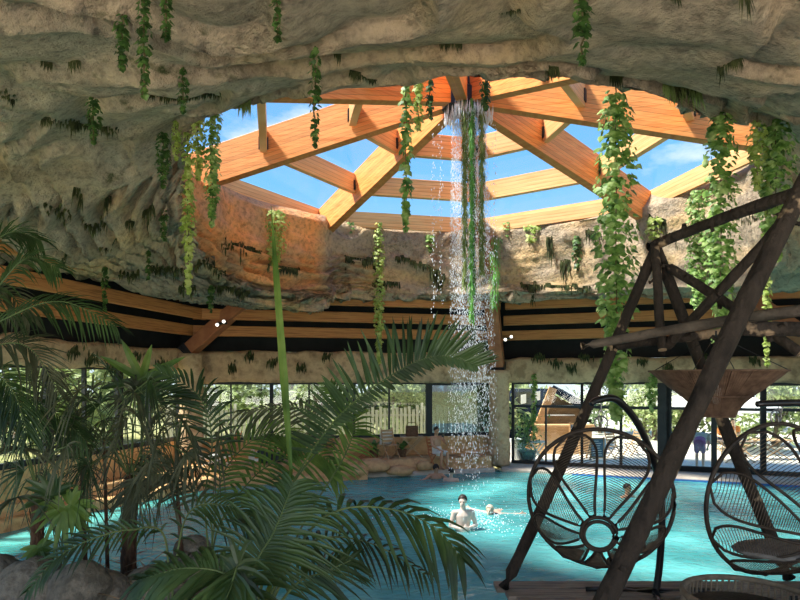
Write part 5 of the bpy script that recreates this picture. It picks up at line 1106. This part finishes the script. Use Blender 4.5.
# bags with a bottle
c = V((P(263, 460, 18.9).x, 18.9, TZ))
def bag(c, sz, mt, label, seed):
    t = thing('bag', label, 'bag', c, 'bags on the rock terrace'); mb = MB(); n, m = 18, 12; vs = []
    for i in range(m+1):
        for k in range(n):
            th = pi*i/m; a = 2*pi*k/n; f = lambda v: math.copysign(abs(v)**.6, v); q = V((f(sin(th)*cos(a))*sz[0], f(sin(th)*sin(a))*sz[1], f(cos(th))*sz[2])); q *= 1+.12*fbm(q*4+V((seed, 0, 0)), 2); vs.append(c+q+V((0, 0, sz[2]*.98)))
    mb.add(vs, [(i*n+k, (i+1)*n+k, (i+1)*n+(k+1) % n, i*n+(k+1) % n) for i in range(m) for k in range(n)]); mb.build('bag_body', M[mt], t, smooth=True)
    mb = MB(); z = sz[2]*1.9; mb.tube([c+V((-sz[0]*.5, 0, z)), c+V((-sz[0]*.3, 0, z+.14)), c+V((sz[0]*.3, 0, z+.14)), c+V((sz[0]*.5, 0, z))], .015, 6); mb.build('strap', M[mt], t)
bag(c+V((.05, 0, 0)), (.27, .18, .21), 'navy', 'large dark navy bag on the terrace behind the palms', 1); bag(c+V((.46, .15, 0)), (.18, .14, .15), 'steel', 'smaller dark grey bag right of the navy one', 2); bag(c+V((-.32, -.02, 0)), (.12, .12, .14), 'whitecloth', 'small pale cloth bag left of the navy one', 3)
b0 = c+V((-.14, -.28, 0)); t = thing('bottle', 'orange bottle with a white label standing before the dark bags', 'bottle', b0); mb = MB(); mb.lathe(b0, [(.05, 0), (.058, .02), (.058, .24), (.02, .31), (.02, .35)], 14); mb.build('bottle_body', M['orange'], t, smooth=True); mb = MB(); mb.lathe(b0, [(.0595, .08), (.0595, .17)], 14, caps=False); mb.build('paper_label', M['white'], t); mb = MB(); mb.lathe(b0, [(.023, .345), (.023, .375)], 10); mb.build('cap', M['white'], t)
c = V((P(216, 469, 18.3).x, 18.3, TZ)); cross_table(c, .95, .5, .30, 'low white topped table left of the red folding chair', M['white'], rz=.1)
# rocks and the short pier on the terrace
for px, py, D, r, lb in ((345, 446, 19.6, (.42, .36, .36), 'large rounded ochre rock on the back terrace'), (372, 466, 19.2, (.55, .4, .24), 'flat ochre rock step below the folding stool'), (352, 471, 18.9, (.5, .4, .22), 'flat ochre rock at the water below the rounded rock'), (400, 471, 19.3, (.45, .36, .18), 'flat ochre rock below the draped chair'), (424, 466, 19.6, (.26, .22, .18), 'smaller ochre rock right of the folding table'), (336, 462, 19.1, (.38, .3, .42), 'upright ochre rock beside the terrace pier')):
    q = P(px, py, D); boulder((q.x, q.y, max(.1, q.z)), r, px*.71, lb, 'terrace')
q = P(313, 470, 18.7); mb = MB(); mb.box((q.x, q.y, .62), (.62, .5, 1.3)); o = mb.build('terrace_pier', M['terrace'], bevel=.08); put(o, 'ochre rendered pier at the front of the back terrace', 'pier', kind='structure')
for i, (px, lb) in enumerate(((374, 'low broad leaved plant between the stool and the draped chair'), (402, 'low broad leaved plant behind the folding table'), (300, 'low broad leaved plant left of the pier'))):
    c = V((P(px, 440, 20.1).x, 20.1 if px > 320 else 19.3, TZ)); t = thing('potted_plant', lb, 'plant', c); mb = MB(); mb.lathe(c, [(.12, 0), (.17, .28), (.14, .28)], 12); mb.build('pot', M['basket'], t); rg = random.Random(i); mb = MB()
    for k in range(26):
        a = rg.uniform(0, 6.28); mb.leaf(c+V((0, 0, .26)), (cos(a), sin(a), rg.uniform(.5, 2)), (0, 0, 1), rg.uniform(.3, .62), .12, droop=.35, seg=3)
    mb.build('foliage', M['leaf'], t)
